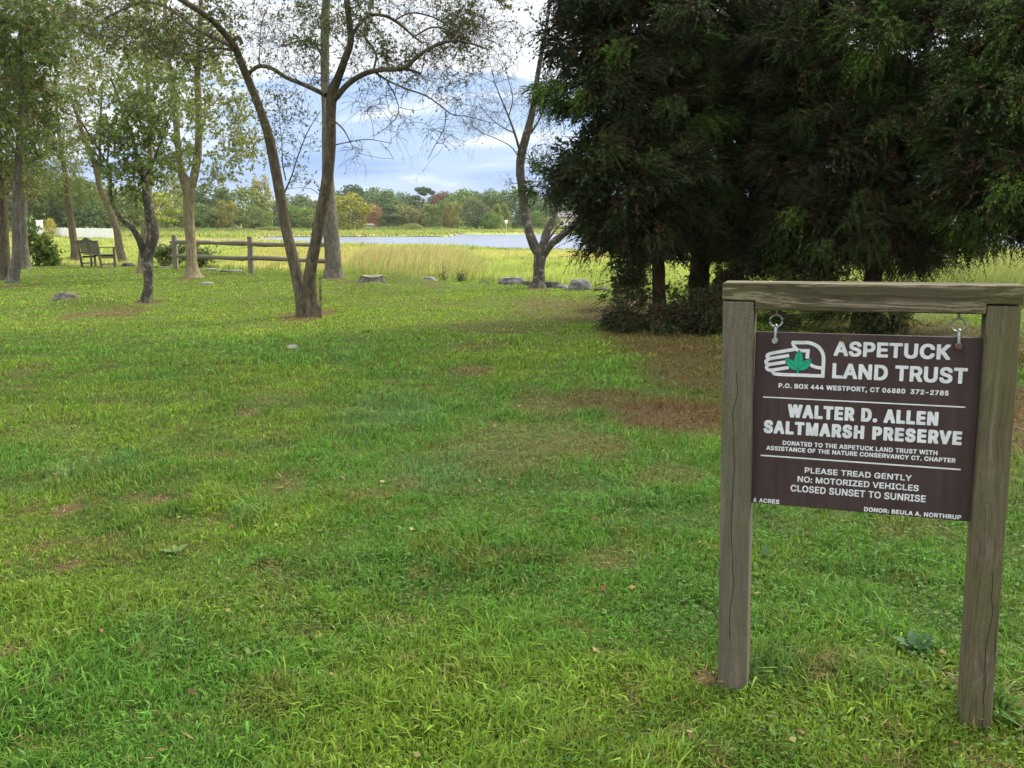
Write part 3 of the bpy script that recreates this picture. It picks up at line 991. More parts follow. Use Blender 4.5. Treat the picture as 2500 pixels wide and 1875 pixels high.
# --- the forked tree in the middle
def build_fork():
    b = base_of(757, 772)
    Y = b[1]
    T = Tree()
    T.slim = 0.86
    y1 = Y
    T.stem([(743, 782, Y, 46), (735, 720, Y, 44), (720, 650, Y + .05, 37), (702, 575, Y + .1, 36), (690, 510, Y + .15, 35), (672, 410, Y + .2, 33), (655, 330, Y + .2, 31),
            (630, 255, Y + .15, 27), (606, 195, Y + .1, 25), (588, 150, Y, 24), (572, 112, Y - .1, 25), (540, 72, Y - .3, 21), (500, 36, Y - .5, 19), (450, 4, Y - .6, 17), (390, -30, Y - .7, 14)],
           60, 16, 0.08, 0.55, 0.5, 3)
    T.stem([(765, 782, Y - .05, 48), (757, 725, Y - .05, 46), (757, 670, Y - .1, 42), (770, 595, Y - .15, 40), (786, 510, Y - .2, 39), (800, 430, Y - .2, 37), (808, 350, Y - .2, 34), (808, 280, Y - .2, 33),
            (812, 225, Y - .2, 36), (825, 190, Y - .3, 27), (842, 145, Y - .5, 24), (856, 100, Y - .6, 22), (852, 45, Y - .7, 21), (846, -15, Y - .8, 20), (850, -90, Y - .8, 16)], 60, 16, 0.08, 0.55, 0.5, 8)
    # limbs
    T.stem([(814, 245, Y - .2, 22), (850, 205, Y - .4, 19), (890, 180, Y - .6, 17), (935, 170, Y - .8, 15), (985, 166, Y - .9, 15), (1030, 130, Y - 1, 12), (1070, 108, Y - 1, 11), (1110, 100, Y - 1.1, 10), (1150, 106, Y - 1.2, 8), (1195, 122, Y - 1.3, 6)], 36, 10, 0.08, seed=4)
    T.stem([(980, 167, Y - .9, 11), (1005, 172, Y - .9, 9), (1028, 180, Y - .9, 7)], 8, 8, 0.08, seed=5)
    T.stem([(795, 232, Y - .2, 17), (765, 217, Y - .1, 15), (735, 204, Y, 14), (700, 190, Y + .1, 14), (665, 168, Y + .1, 13), (638, 161, Y + .1, 13), (615, 172, Y + .1, 13), (603, 192, Y + .1, 14)], 30, 10, 0.08, seed=6)
    T.stem([(855, 95, Y - .6, 13), (880, 55, Y - .5, 11), (905, 37, Y - .4, 10), (940, 39, Y - .4, 10), (972, 56, Y - .4, 10), (1000, 80, Y - .4, 8), (1030, 106, Y - .5, 5)], 26, 9, 0.08, seed=7)
    T.stem([(966, 48, Y - .4, 6), (999, 32, Y - .2, 6), (1034, 35, Y, 6), (1075, 50, Y + .1, 5), (1110, 80, Y + .2, 3)], 18, 7, 0.06, seed=9)
    T.stem([(1014, 88, Y - .4, 5), (1050, 68, Y - .6, 6), (1080, 69, Y - .7, 6), (1103, 82, Y - .8, 6), (1116, 104, Y - .9, 4)], 16, 7, 0.06, seed=10)
    T.stem([(912, 172, Y - .7, 8), (918, 133, Y - .5, 8), (895, 95, Y - .3, 6), (872, 70, Y - .2, 4)], 14, 7, 0.06, seed=11)
    T.stem([(918, 178, Y - .7, 9), (945, 196, Y - .8, 7), (990, 216, Y - 1, 6), (1040, 234, Y - 1.1, 5.5), (1075, 258, Y - 1.2, 5), (1105, 280, Y - 1.2, 4), (1140, 284, Y - 1.3, 3), (1200, 300, Y - 1.4, 2)], 24, 7, 0.05, seed=12)
    T.stem([(1088, 268, Y - 1.2, 3.5), (1085, 310, Y - 1.2, 3), (1062, 355, Y - 1.2, 2.6), (1043, 392, Y - 1.2, 1.8)], 12, 5, 0.05, seed=13)
    T.stem([(812, 292, Y - .3, 6), (835, 312, Y - .5, 5), (848, 332, Y - .6, 4), (856, 350, Y - .6, 2)], 12, 6, 0.05, seed=14)
    T.stem([(814, 355, Y - .3, 5), (850, 347, Y - .6, 3.6), (895, 340, Y - .8, 3), (930, 345, Y - .9, 2.2), (958, 350, Y - .9, 1.6)], 14, 5, 0.05, seed=15)
    T.stem([(930, 350, Y - .9, 2.2), (950, 370, Y - .9, 2), (962, 392, Y - .9, 1.4)], 8, 5, 0.05, seed=16)
    T.stem([(945, 200, Y - .8, 5), (965, 235, Y - .6, 4), (972, 280, Y - .5, 3), (930, 322, Y - .5, 2.4), (905, 333, Y - .5, 1.6)], 14, 5, 0.05, seed=17)
    T.stem([(975, 262, Y - .5, 2.6), (990, 266, Y - .5, 2.2), (1015, 270, Y - .5, 1.4)], 8, 5, 0.05, seed=18)
    T.stem([(572, 118, Y - .1, 14), (530, 95, Y + .2, 13), (478, 70, Y + .5, 12), (415, 22, Y + .8, 11), (360, 5, Y + 1, 10), (320, 15, Y + 1.1, 9), (255, 45, Y + 1.2, 6)], 26, 9, 0.07, seed=19)
    T.stem([(568, 122, Y - .1, 9), (520, 117, Y - .4, 7), (480, 125, Y - .6, 6), (462, 132, Y - .7, 5), (420, 120, Y - .8, 4), (350, 108, Y - .9, 3), (280, 95, Y - 1, 2)], 22, 7, 0.05, seed=20)
    T.stem([(566, 100, Y - .1, 14), (583, 92, Y - .15, 15), (590, 108, Y - .15, 12)], 8, 9, 0.1, seed=21)
    T.stem([(695, 470, Y + .1, 6), (712, 430, Y, 5), (728, 380, Y - .2, 4), (752, 320, Y - .3, 3.4), (782, 272, Y - .4, 2.4)], 16, 5, 0.05, seed=22)
    T.stem([(698, 440, Y + .1, 5), (690, 400, Y - .2, 4), (688, 350, Y - .3, 3), (682, 290, Y - .4, 2)], 14, 5, 0.05, seed=23)
    T.stem([(636, 340, Y + .1, 5), (622, 350, Y - .1, 4), (615, 375, Y - .2, 3), (602, 405, Y - .2, 2)], 10, 5, 0.05, seed=24)
    T.stem([(632, 162, Y + .1, 5), (634, 120, Y + .2, 4), (638, 60, Y + .3, 3), (655, 15, Y + .4, 2.5)], 12, 5, 0.05, seed=25)
    for k in range(10):   # shoots at the foot
        x0 = 772 + rng.uniform(-4, 12)
        T.stem([(x0, 778, Y - .2, 1.6), (x0 + rng.uniform(-2, 6), 740, Y - .2, 1.3), (x0 + rng.uniform(-6, 10), 700 - rng.uniform(0, 40), Y - .2, 0.9)], 6, 4, 0.0, seed=30 + k)
    lc = green((0.12, 0.145, 0.055), 0.35, 0.02, 0.08)
    twiggy = [(1215, 120, 60, 60, 12), (1200, 40, 60, 40, 8), (1130, 130, 80, 60, 26), (1060, 60, 120, 70, 26), (960, 110, 90, 60, 20), (1150, 40, 70, 50, 16), (1000, 200, 90, 40, 12), (1080, 170, 60, 40, 12),
              (870, 60, 60, 60, 12), (930, 20, 100, 30, 12), (700, 120, 80, 60, 22), (720, 30, 110, 50, 18), (640, 60, 60, 60, 14), (740, 170, 50, 30, 10), (880, 150, 50, 40, 12)]
    for (px, py, rx, ry, n) in twiggy:
        T.clumps(ell(px, py, Y - .5, rx, ry, n, 0.9), 0.30, 6, 3, 0.040, lc, 0.0030, 0.12, 0.15, 0.010, sub=2, keep=0.38)
    for (px, py, rx, ry, n) in [(1130, 60, 60, 60, 14), (900, 60, 50, 50, 8), (760, 80, 40, 60, 8), (950, 140, 60, 30, 8)]:
        T.clumps(ell(px, py, Y - .4, rx, ry, n, 0.8), 0.25, 7, 5, 0.045, green((0.085, 0.12, 0.03), 0.3, 0.02, 0.05), 0.0035, 0.12, 0.15, 0.012, sub=2)
    for (px, py, rx, ry, n) in [(900, 260, 60, 40, 9), (1120, 250, 60, 50, 10), (1000, 300, 60, 30, 6), (870, 380, 40, 30, 4), (1075, 330, 30, 40, 4)]:   # bare spurs
        T.clumps(ell(px, py, Y - .8, rx, ry, n, 0.5), 0.30, 5, 1, 0.035, lc, 0.0035, 0.25, 0.05, 0.010, sub=2, keep=0.3)
    for (px, py, rx, ry, n) in [(715, 330, 50, 90, 14), (700, 260, 60, 40, 10), (660, 250, 30, 40, 6), (590, 250, 40, 60, 8), (735, 440, 30, 30, 4)]:
        T.clumps(ell(px, py, Y - .2, rx, ry, n, 0.6), 0.26, 5, 4, 0.042, lc, 0.003, 0.1, 0.15, 0.008, sub=1, keep=0.7)
    for (px, py, rx, ry, n) in [(480, 120, 80, 60, 14), (400, 60, 90, 50, 14), (330, 60, 90, 60, 14), (540, 40, 60, 40, 10), (240, 70, 90, 60, 12)]:
        T.clumps(ell(px, py, Y, rx, ry, n, 1.0), 0.32, 7, 5, 0.045, green((0.075, 0.105, 0.028), 0.35, 0.03, 0.08), 0.0035, 0.12, 0.15, 0.012, sub=2, keep=0.85)
    for (px, py, rx, ry, n) in [(850, -160, 380, 120, 40), (450, -120, 260, 90, 24), (1150, -80, 160, 80, 14)]:       # crown above the picture
        T.clumps(ell(px, py, Y, rx, ry, n, 2.2), 0.4, 6, 8, 0.06, lc, 0.004, 0.1, 0.15, 0.015, sub=1)
    T.finish('forked_tree', 'forked brown tree with two thick stems in a V in the middle of the lawn', 'tree', b, M_bark_brown, group='trees on the lawn')


build_fork()


def pale_trunk_tree():
    b = base_of(815, 678)
    Y = b[1]
    T = Tree()
    T.stem([(815, 684, Y, 52), (813, 640, Y, 50), (810, 590, Y, 46), (806, 540, Y, 44), (802, 470, Y, 38), (800, 400, Y, 32), (798, 300, Y, 28), (794, 200, Y, 25), (793, 100, Y, 24), (796, 0, Y, 22), (798, -140, Y, 16)], 50, 14, 0.06, 0.55, 0.5, 41)
    T.stem([(794, 150, Y, 10), (770, 110, Y, 8), (735, 100, Y - .3, 6), (690, 112, Y - .5, 4)], 14, 6, 0.05, seed=42)
    lc = green((0.085, 0.12, 0.03), 0.3, 0.02, 0.03)
    T.clumps(ell(790, 40, Y, 60, 90, 16, 1.0), 0.4, 7, 7, 0.06, lc, 0.004, 0.1, 0.1, 0.015, sub=1)
    T.clumps(ell(800, -220, Y, 260, 160, 40, 2.8), 0.6, 7, 10, 0.08, lc, 0.005, 0.1, 0.1, 0.02, sub=1)
    T.finish('tall_tree', 'tall straight grey barked tree behind the forked tree, at the end of the rail fence', 'tree', b, M_bark_grey, group='trees on the lawn')


pale_trunk_tree()


def shore_tree():
    b = base_of(1314, 702)
    Y = b[1]
    T = Tree()
    T.stem([(1314, 708, Y, 39), (1316, 680, Y, 36), (1316, 650, Y, 36), (1318, 622, Y, 40), (1304, 600, Y, 30), (1290, 560, Y, 25), (1280, 510, Y + .1, 24), (1275, 460, Y + .1, 24), (1270, 420, Y + .1, 25), (1273, 380, Y + .1, 27),
            (1284, 335, Y, 24), (1296, 290, Y, 20), (1304, 250, Y - .1, 17), (1312, 190, Y - .2, 15), (1322, 130, Y - .3, 13), (1335, 60, Y - .4, 10), (1345, -30, Y - .4, 8)], 56, 14, 0.08, 0.55, 0.35, 51)
    T.stem([(1318, 630, Y, 26), (1324, 605, Y, 26), (1332, 575, Y + .1, 24), (1345, 545, Y + .2, 21), (1356, 515, Y + .3, 17), (1368, 480, Y + .4, 14), (1385, 440, Y + .5, 10)], 24, 12, 0.08, seed=52)
    T.stem([(1322, 628, Y, 26), (1342, 600, Y - .1, 22), (1365, 580, Y - .2, 20), (1390, 560, Y - .3, 19), (1412, 537, Y - .4, 19), (1440, 505, Y - .5, 16), (1475, 470, Y - .6, 12)], 24, 12, 0.08, seed=53)
    T.stem([(1336, 590, Y - .05, 7), (1348, 572, Y - .1, 6), (1362, 555, Y - .1, 5), (1374, 540, Y - .1, 4)], 10, 7, 0.05, seed=54)
    T.stem([(1270, 372, Y, 8), (1258, 330, Y - .1, 7), (1242, 285, Y - .2, 5), (1225, 245, Y - .2, 4), (1208, 200, Y - .3, 2.5), (1195, 150, Y - .3, 1.5)], 20, 6, 0.05, seed=55)
    T.stem([(1296, 325, Y, 7), (1312, 300, Y + .1, 6), (1324, 275, Y + .2, 5), (1330, 250, Y + .2, 4)], 10, 6, 0.05, seed=56)
    T.stem([(1275, 400, Y, 4), (1250, 360, Y - .1, 3), (1215, 340, Y - .2, 2.5), (1170, 320, Y - .3, 2), (1130, 290, Y - .4, 1.2)], 14, 5, 0.05, seed=57)
    T.stem([(1258, 325, Y, 4), (1225, 310, Y - .2, 3), (1195, 285, Y - .3, 2), (1170, 255, Y - .4, 1.2)], 12, 5, 0.05, seed=58)
    T.stem([(1242, 285, Y, 4), (1252, 240, Y, 3), (1240, 190, Y, 2), (1228, 150, Y, 1.2)], 12, 5, 0.05, seed=59)
    lc = green((0.06, 0.09, 0.03), 0.3)
    for (px, py, rx, ry, n) in [(1215, 200, 60, 80, 14), (1180, 290, 60, 50, 12), (1240, 260, 40, 70, 8), (1150, 330, 40, 30, 5)]:
        T.clumps(ell(px, py, Y - .2, rx, ry, n, 0.7), 0.36, 6, 0, 0.03, lc, 0.0035, 0.0, 0.15, 0.008, sub=3, keep=0)
    T.clumps(ell(1300, 420, Y, 24, 110, 14, 0.25), 0.16, 7, 7, 0.05, lc, 0.003, 0.1, 0.1, 0.006)          # ivy along the left stem
    T.clumps(ell(1345, 330, Y, 30, 70, 8, 0.5), 0.3, 6, 1, 0.04, lc, 0.003, 0.1, 0.1, 0.008, sub=2, keep=.4)
    T.clumps(ell(1250, 460, Y, 18, 20, 3, 0.2), 0.22, 6, 2, 0.045, lc, 0.003, 0.1, 0.1, 0.005, sub=1, keep=.6)
    T.clumps(ell(1340, -90, Y, 130, 80, 14, 1.2), 0.4, 6, 3, 0.05, lc, 0.004, 0.1, 0.1, 0.012, sub=2)
    T.finish('three_stemmed_tree', 'lichen covered tree splitting into three stems, with bare grey twigs, beside the boulder', 'tree', b, M_bark_lichen, group='trees on the lawn')


shore_tree()


# --- the trees on the left
G_SHADE = (0.150, 0.205, 0.045)
G_LIGHT = (0.245, 0.285, 0.075)
G_OLIVE = (0.225, 0.235, 0.070)


def left_trees():
    # dark leaning trunk with a low limb
    b = base_of(358, 738); Y = b[1]
    T = Tree()
    T.stem([(355, 742, Y, 30), (362, 705, Y, 27), (362, 665, Y, 27), (362, 620, Y, 32), (374, 575, Y, 34), (368, 530, Y, 30), (358, 480, Y, 24), (352, 440, Y + .1, 17), (338, 395, Y + .2, 13), (322, 330, Y + .3, 11), (305, 285, Y + .4, 10), (288, 235, Y + .5, 8), (270, 190, Y + .5, 6)], 46, 14, 0.10, 0.55, 0.3, 61)
    T.stem([(352, 628, Y, 20), (343, 595, Y - .1, 20), (325, 560, Y - .2, 17), (300, 540, Y - .2, 14), (283, 515, Y - .2, 12), (272, 490, Y - .2, 10), (269, 450, Y - .2, 9), (268, 420, Y - .2, 9), (258, 395, Y - .2, 7), (225, 340, Y - .2, 6), (190, 290, Y - .3, 5), (150, 270, Y - .3, 3)], 36, 10, 0.08, seed=62)
    T.stem([(262, 400, Y - .2, 6), (265, 350, Y, 5), (262, 290, Y, 4)], 10, 6, 0.05, seed=63)
    T.stem([(350, 440, Y, 7), (372, 400, Y - .2, 6), (395, 340, Y - .3, 5), (420, 270, Y - .4, 3)], 14, 6, 0.05, seed=64)
    lc = green(G_SHADE, 0.35, 0.015, 0.02)
    for (px, py, rx, ry, n) in [(320, 440, 60, 40, 16), (300, 370, 90, 50, 28), (380, 370, 60, 50, 18), (270, 260, 100, 60, 28), (400, 280, 80, 60, 20), (340, 180, 110, 70, 24), (310, 480, 30, 20, 5), (330, 320, 80, 50, 20)]:
        T.clumps(ell(px, py, Y - .1, rx, ry, n, 1.0), 0.30, 6, 4, 0.075, lc, 0.0035, 0.15, 0.1, 0.01, sub=1, hang=0.3)
    T.finish('leaning_tree', 'dark knobbly trunk with one low limb reaching left, just right of the bench', 'tree', b, M_bark_lichen, group='trees on the lawn')

    # pale two-stemmed tree by the fence
    b = base_of(472, 677); Y = b[1]
    T = Tree()
    T.stem([(472, 681, Y, 44), (468, 640, Y, 32), (466, 590, Y, 29), (462, 540, Y, 29), (461, 490, Y, 32), (460, 460, Y, 40), (444, 420, Y, 22), (436, 370, Y, 18), (430, 300, Y, 17), (424, 240, Y, 16), (412, 150, Y, 14), (404, 60, Y, 12), (402, -60, Y, 10)], 50, 14, 0.06, 0.5, 0.35, 71)
    T.stem([(462, 470, Y, 26), (474, 430, Y, 24), (483, 370, Y, 22), (486, 300, Y, 21), (484, 250, Y, 19), (482, 180, Y, 17), (488, 100, Y, 15), (490, 20, Y, 13), (498, -80, Y, 10)], 40, 12, 0.06, seed=72)
    T.stem([(488, 280, Y, 5), (500, 265, Y, 4), (512, 258, Y, 3)], 6, 6, 0.05, seed=73)
    lc = green(G_LIGHT, 0.3, 0.03, 0.02)
    for (px, py, rx, ry, n) in [(530, 210, 60, 70, 20), (545, 300, 60, 60, 14), (450, 390, 50, 30, 12), (500, 110, 80, 60, 20), (390, 180, 60, 80, 16), (430, 60, 90, 60, 20), (570, 380, 40, 40, 7), (440, 270, 30, 60, 8), (540, 420, 40, 20, 5), (600, 330, 30, 40, 6)]:
        T.clumps(ell(px, py, Y, rx, ry, n, 1.6), 0.42, 7, 7, 0.085, lc, 0.004, 0.15, 0.1, 0.013, sub=1, hang=0.3)
    T.clumps(ell(460, -160, Y, 200, 120, 30, 2.5), 0.6, 6, 9, 0.1, lc, 0.005, 0.1, 0.1, 0.02, sub=1)
    T.finish('two_stemmed_tree', 'pale barked tree forking high into two upright stems, standing at the rail fence', 'tree', b, M_bark_sunlit_tan, group='trees on the lawn')

    # slim trunk behind the dark one, its tan standing in for sunlight
    b = base_of(346, 668); Y = b[1]
    T = Tree()
    T.stem([(346, 672, Y, 26), (348, 620, Y, 23), (353, 560, Y, 20), (360, 500, Y, 17), (365, 440, Y, 16), (367, 380, Y, 15), (366, 300, Y, 13), (362, 220, Y, 12), (356, 140, Y, 11), (346, 90, Y, 9), (335, 20, Y, 7)], 40, 12, 0.06, 0.55, 0.3, 81)
    lc = green(G_LIGHT, 0.3, 0.05, 0.04)
    for (px, py, rx, ry, n) in [(380, 470, 40, 40, 9), (330, 110, 70, 60, 18), (390, 130, 60, 50, 14), (300, 30, 90, 60, 22), (400, 440, 30, 30, 6), (260, 160, 70, 50, 14)]:
        T.clumps(ell(px, py, Y, rx, ry, n, 1.4), 0.42, 7, 7, 0.085, lc, 0.004, 0.15, 0.1, 0.012, sub=1, hang=0.3)
    T.finish('slim_tree', 'slim trunk coloured sunlit tan, rising straight behind the dark leaning trunk', 'tree', b, M_bark_sunlit_tan, group='trees on the lawn')

    # leaning trunk right of the bench
    b = base_of(300, 646); Y = b[1]
    T = Tree()
    T.stem([(302, 650, Y, 28), (293, 610, Y, 23), (286, 565, Y, 20), (276, 535, Y, 20), (262, 500, Y, 18), (245, 460, Y, 16), (238, 430, Y, 15), (228, 390, Y, 14), (212, 350, Y, 13), (200, 320, Y, 12), (188, 280, Y, 10), (170, 230, Y, 8)], 40, 12, 0.07, 0.55, 0.3, 91)
    T.stem([(240, 440, Y, 10), (244, 400, Y, 9), (243, 340, Y, 8), (246, 275, Y, 7), (250, 200, Y, 5)], 20, 8, 0.06, seed=92)
    lc = green(G_OLIVE, 0.3, 0.03, 0.05)
    for (px, py, rx, ry, n) in [(200, 330, 70, 50, 24), (150, 260, 80, 60, 32), (230, 200, 80, 70, 32), (190, 110, 100, 70, 44), (240, 30, 100, 50, 36), (150, 400, 40, 30, 8)]:
        T.clumps(ell(px, py, Y, rx, ry, n, 1.6), 0.45, 7, 8, 0.085, lc, 0.004, 0.15, 0.1, 0.013, sub=1, hang=0.3)
    T.finish('leaning_tree', 'grey trunk leaning left just right of the bench', 'tree', b, M_bark_brown, group='trees on the lawn')

    # trunk behind the bench
    b = base_of(182, 640); Y = b[1]
    T = Tree()
    T.stem([(183, 646, Y, 24), (181, 600, Y, 21), (176, 560, Y, 20), (170, 520, Y, 18), (165, 480, Y, 16), (160, 430, Y, 14), (150, 370, Y, 12), (140, 290, Y, 10), (135, 200, Y, 8)], 34, 12, 0.07, 0.25, 0.3, 101)
    lc = green(G_SHADE, 0.35, 0.03, 0.05)
    for (px, py, rx, ry, n) in [(130, 400, 80, 60, 38), (180, 450, 70, 40, 22), (110, 310, 90, 60, 42), (120, 210, 100, 70, 46), (130, 100, 110, 70, 50), (150, 20, 120, 50, 30), (210, 480, 30, 20, 5), (100, 460, 50, 30, 10)]:
        T.clumps(ell(px, py, Y, rx, ry, n, 1.6), 0.45, 7, 8, 0.085, lc, 0.004, 0.15, 0.1, 0.013, sub=1, hang=0.3)
    T.finish('bench_tree', 'straight brown trunk directly behind the wooden bench', 'tree', b, M_bark_brown, group='trees on the lawn')

    # three trunks at the left edge
    for i, (st, lab, mat, els, colr) in enumerate([
        ([(28, 698, 36), (38, 650, 30), (42, 600, 28), (40, 540, 25), (40, 480, 22), (43, 430, 22), (46, 370, 20), (50, 290, 17), (54, 200, 14), (50, 100, 11)],
         'light grey trunk nearest the left edge of the lawn, with a spreading foot', M_bark_grey, [(60, 350, 80, 60, 26), (50, 240, 90, 70, 36), (60, 130, 100, 70, 42), (60, 30, 110, 60, 42)], G_SHADE),
        ([(8, 690, 40), (10, 640, 34), (8, 580, 30), (4, 510, 26), (0, 440, 22), (-4, 350, 18), (-8, 240, 14), (-10, 120, 10)],
         'brown trunk half cut off by the left edge, close behind the light grey one', M_bark_brown, [(10, 400, 60, 60, 20), (0, 280, 80, 80, 28), (10, 150, 80, 80, 30), (0, 20, 90, 60, 26), (20, 460, 40, 30, 8)], G_OLIVE),
        ([(62, 662, 36), (58, 610, 26), (56, 560, 23), (56, 500, 20), (58, 440, 18), (60, 380, 16), (64, 300, 13), (70, 200, 10)],
         'darker trunk beside the leafy bush, right of the light grey trunk', M_bark_grey, [(80, 420, 50, 40, 14), (90, 330, 70, 50, 18), (80, 220, 80, 60, 18), (100, 80, 90, 70, 22)], G_SHADE)]):
        b = base_of(st[0][0], st[0][1] - 6); Y = b[1]
        T = Tree()
        T.stem([(a, c, Y, d) for a, c, d in st], 40, 14, 0.08, 0.3, 0.35, 110 + i)
        lc = green(colr, 0.35, 0.02, 0.06)
        for (px, py, rx, ry, n) in els:
            T.clumps(ell(px, py, Y, rx, ry, n, 1.5), 0.42, 7, 8, 0.085, lc, 0.004, 0.15, 0.1, 0.013, sub=1, hang=0.3)
        T.finish('edge_tree', lab, 'tree', b, mat, group='trees on the lawn')


left_trees()


# ------------------------------------------------------------------ red cedars on the right
def cedar_foliage(L_, W_, c, out, Rc, nbr, per, el, deadp, bright):
    """a clump of drooping feathery sprays, the sprays close together and pointing outwards"""
    n = nbr
    st = c + unit(n) * Rc * np.array([0.5, 0.5, 0.28])
    d = unit(n) * 0.55 + out * 0.75 + np.array([0, 0, -0.12])
    d /= np.linalg.norm(d, axis=1, keepdims=True)
    P = bent(st, d, Rc * rng.uniform(0.45, 1.15, n), 5, 0.25, 0.35)
    W_.add(P, np.linspace(0.003, 0.0012, 5)[None, :].repeat(n, 0), 3)
    t = np.tile(np.linspace(0.08, 1, per), (n, 1)) * 4
    i = np.minimum(t.astype(int), 3); u = (t - i)[..., None]; b = np.arange(n)[:, None]
    pos = P[b, i] * (1 - u) + P[b, i + 1] * u
    tan = P[b, i + 1] - P[b, i]
    tan /= np.maximum(np.linalg.norm(tan, axis=2, keepdims=True), 1e-6)
    side = np.cross(tan, (unit(n) * 0.6 + np.array([0, 0, 1.0]))[:, None, :])
    side /= np.maximum(np.linalg.norm(side, axis=2, keepdims=True), 1e-6)
    sgn = np.where(np.arange(per) % 2 == 0, 1.0, -1.0)[None, :, None]
    ax = tan * 1.0 + side * sgn * 0.7 + rng.normal(0, 0.18, (n, per, 3)) + np.array([0, 0, -0.1])
    m_ = n * per
    s = el * rng.uniform(0.7, 1.3, m_) * np.tile(np.linspace(1.2, 0.7, per), n)
    dead = np.repeat(rng.random(n) < deadp * 0.75, per)
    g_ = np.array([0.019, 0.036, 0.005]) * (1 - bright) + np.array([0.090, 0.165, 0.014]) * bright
    col = g_ * np.repeat(rng.uniform(0.7, 1.3, (n, 1)), per, 0) * rng.uniform(0.85, 1.18, (m_, 1)) * (1 + rng.normal(0, 0.06, (m_, 3)))
    col = np.where(dead[:, None], np.array([0.060, 0.029, 0.011]) * np.repeat(rng.uniform(0.4, 1.5, (n, 1)), per, 0), col)
    L_.add(pos.reshape(-1, 3), ax.reshape(-1, 3), unit(m_), s, s * 0.36, col)


def cedar(px, py, stem, els, label, seed, low=()):
    b = base_of(px, py); Y = b[1]
    T = Tree()
    T.stem([(a, c, Y + dy, d) for a, c, dy, d in stem], 40, 14, 0.12, 0.35, 0.3, seed)
    trunk = T.pts[0]
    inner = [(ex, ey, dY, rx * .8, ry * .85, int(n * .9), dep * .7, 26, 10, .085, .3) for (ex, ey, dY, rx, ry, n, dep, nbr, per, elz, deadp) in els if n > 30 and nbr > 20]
    for (ex, ey, dY, rx, ry, n, dep, nbr, per, elz, deadp) in inner + list(els) + list(low):
        cs = ell(ex, ey, Y + dY, rx, ry, n, dep, 0.35)
        A = np.concatenate(T.pts); Ar = np.concatenate(T.rad)
        for c in cs:
            d = np.linalg.norm(A - c, axis=1)
            k = int(np.argmin(d + 0.8 * np.maximum(0, A[:, 2] - c[2] + 0.1 * d) + 0.25 * np.abs(A[:, 2] - c[2])))
            s, dist = A[k], d[k]
            t = np.linspace(0, 1, 8)[:, None]
            br = s + (c - s) * t + np.array([0, 0, 0.10 * dist]) * (4 * t * (1 - t)) + rng.normal(0, 0.03, (8, 3)) * dist * np.minimum(t, 1 - t) * 2
            ra = min(Ar[k] * 0.6, 0.008 + 0.010 * dist)
            rr = np.linspace(ra, 0.004, 8)
            T.w.add(br, rr, 5)
            if dist > 0.5:
                A = np.r_[A, br[3:]]; Ar = np.r_[Ar, rr[3:]]
            out = (c - s) / max(dist, 1e-3)
            lit = fbm(np.array([c[0] * 1.1 + seed]), np.array([c[2] * 1.1 + c[1] * 0.7]), 3.0, 2)[0]      # random brighter boughs, sky light on them put into the colour
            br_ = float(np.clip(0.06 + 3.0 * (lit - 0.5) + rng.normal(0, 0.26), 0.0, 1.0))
            if elz > .08: br_ *= 0.25  # inner sprays darkened: the shade of the hollows put into their colour
            cedar_foliage(T.l, T.w, c, out, 0.36 if elz > .08 else 0.30, nbr, per, elz, deadp if br_ < 0.4 else deadp * 0.3, br_)
            if rng.random() < 0.5:                                # dead grey twigs
                st = np.tile(br[5], (5, 1))
                d_ = unit(5) + np.array([0, 0, -0.3])
                d_ /= np.linalg.norm(d_, axis=1, keepdims=True)
                T.w.add(bent(st, d_, rng.uniform(0.15, 0.45, 5), 5, 0.4, 0.1), np.linspace(0.004, 0.0015, 5)[None, :].repeat(5, 0), 3)
        T.pts, T.rad = [A], [Ar]
    T.finish('red_cedar', label, 'tree', b, M_bark_cedar, M_cedar, group='red cedars at the right')


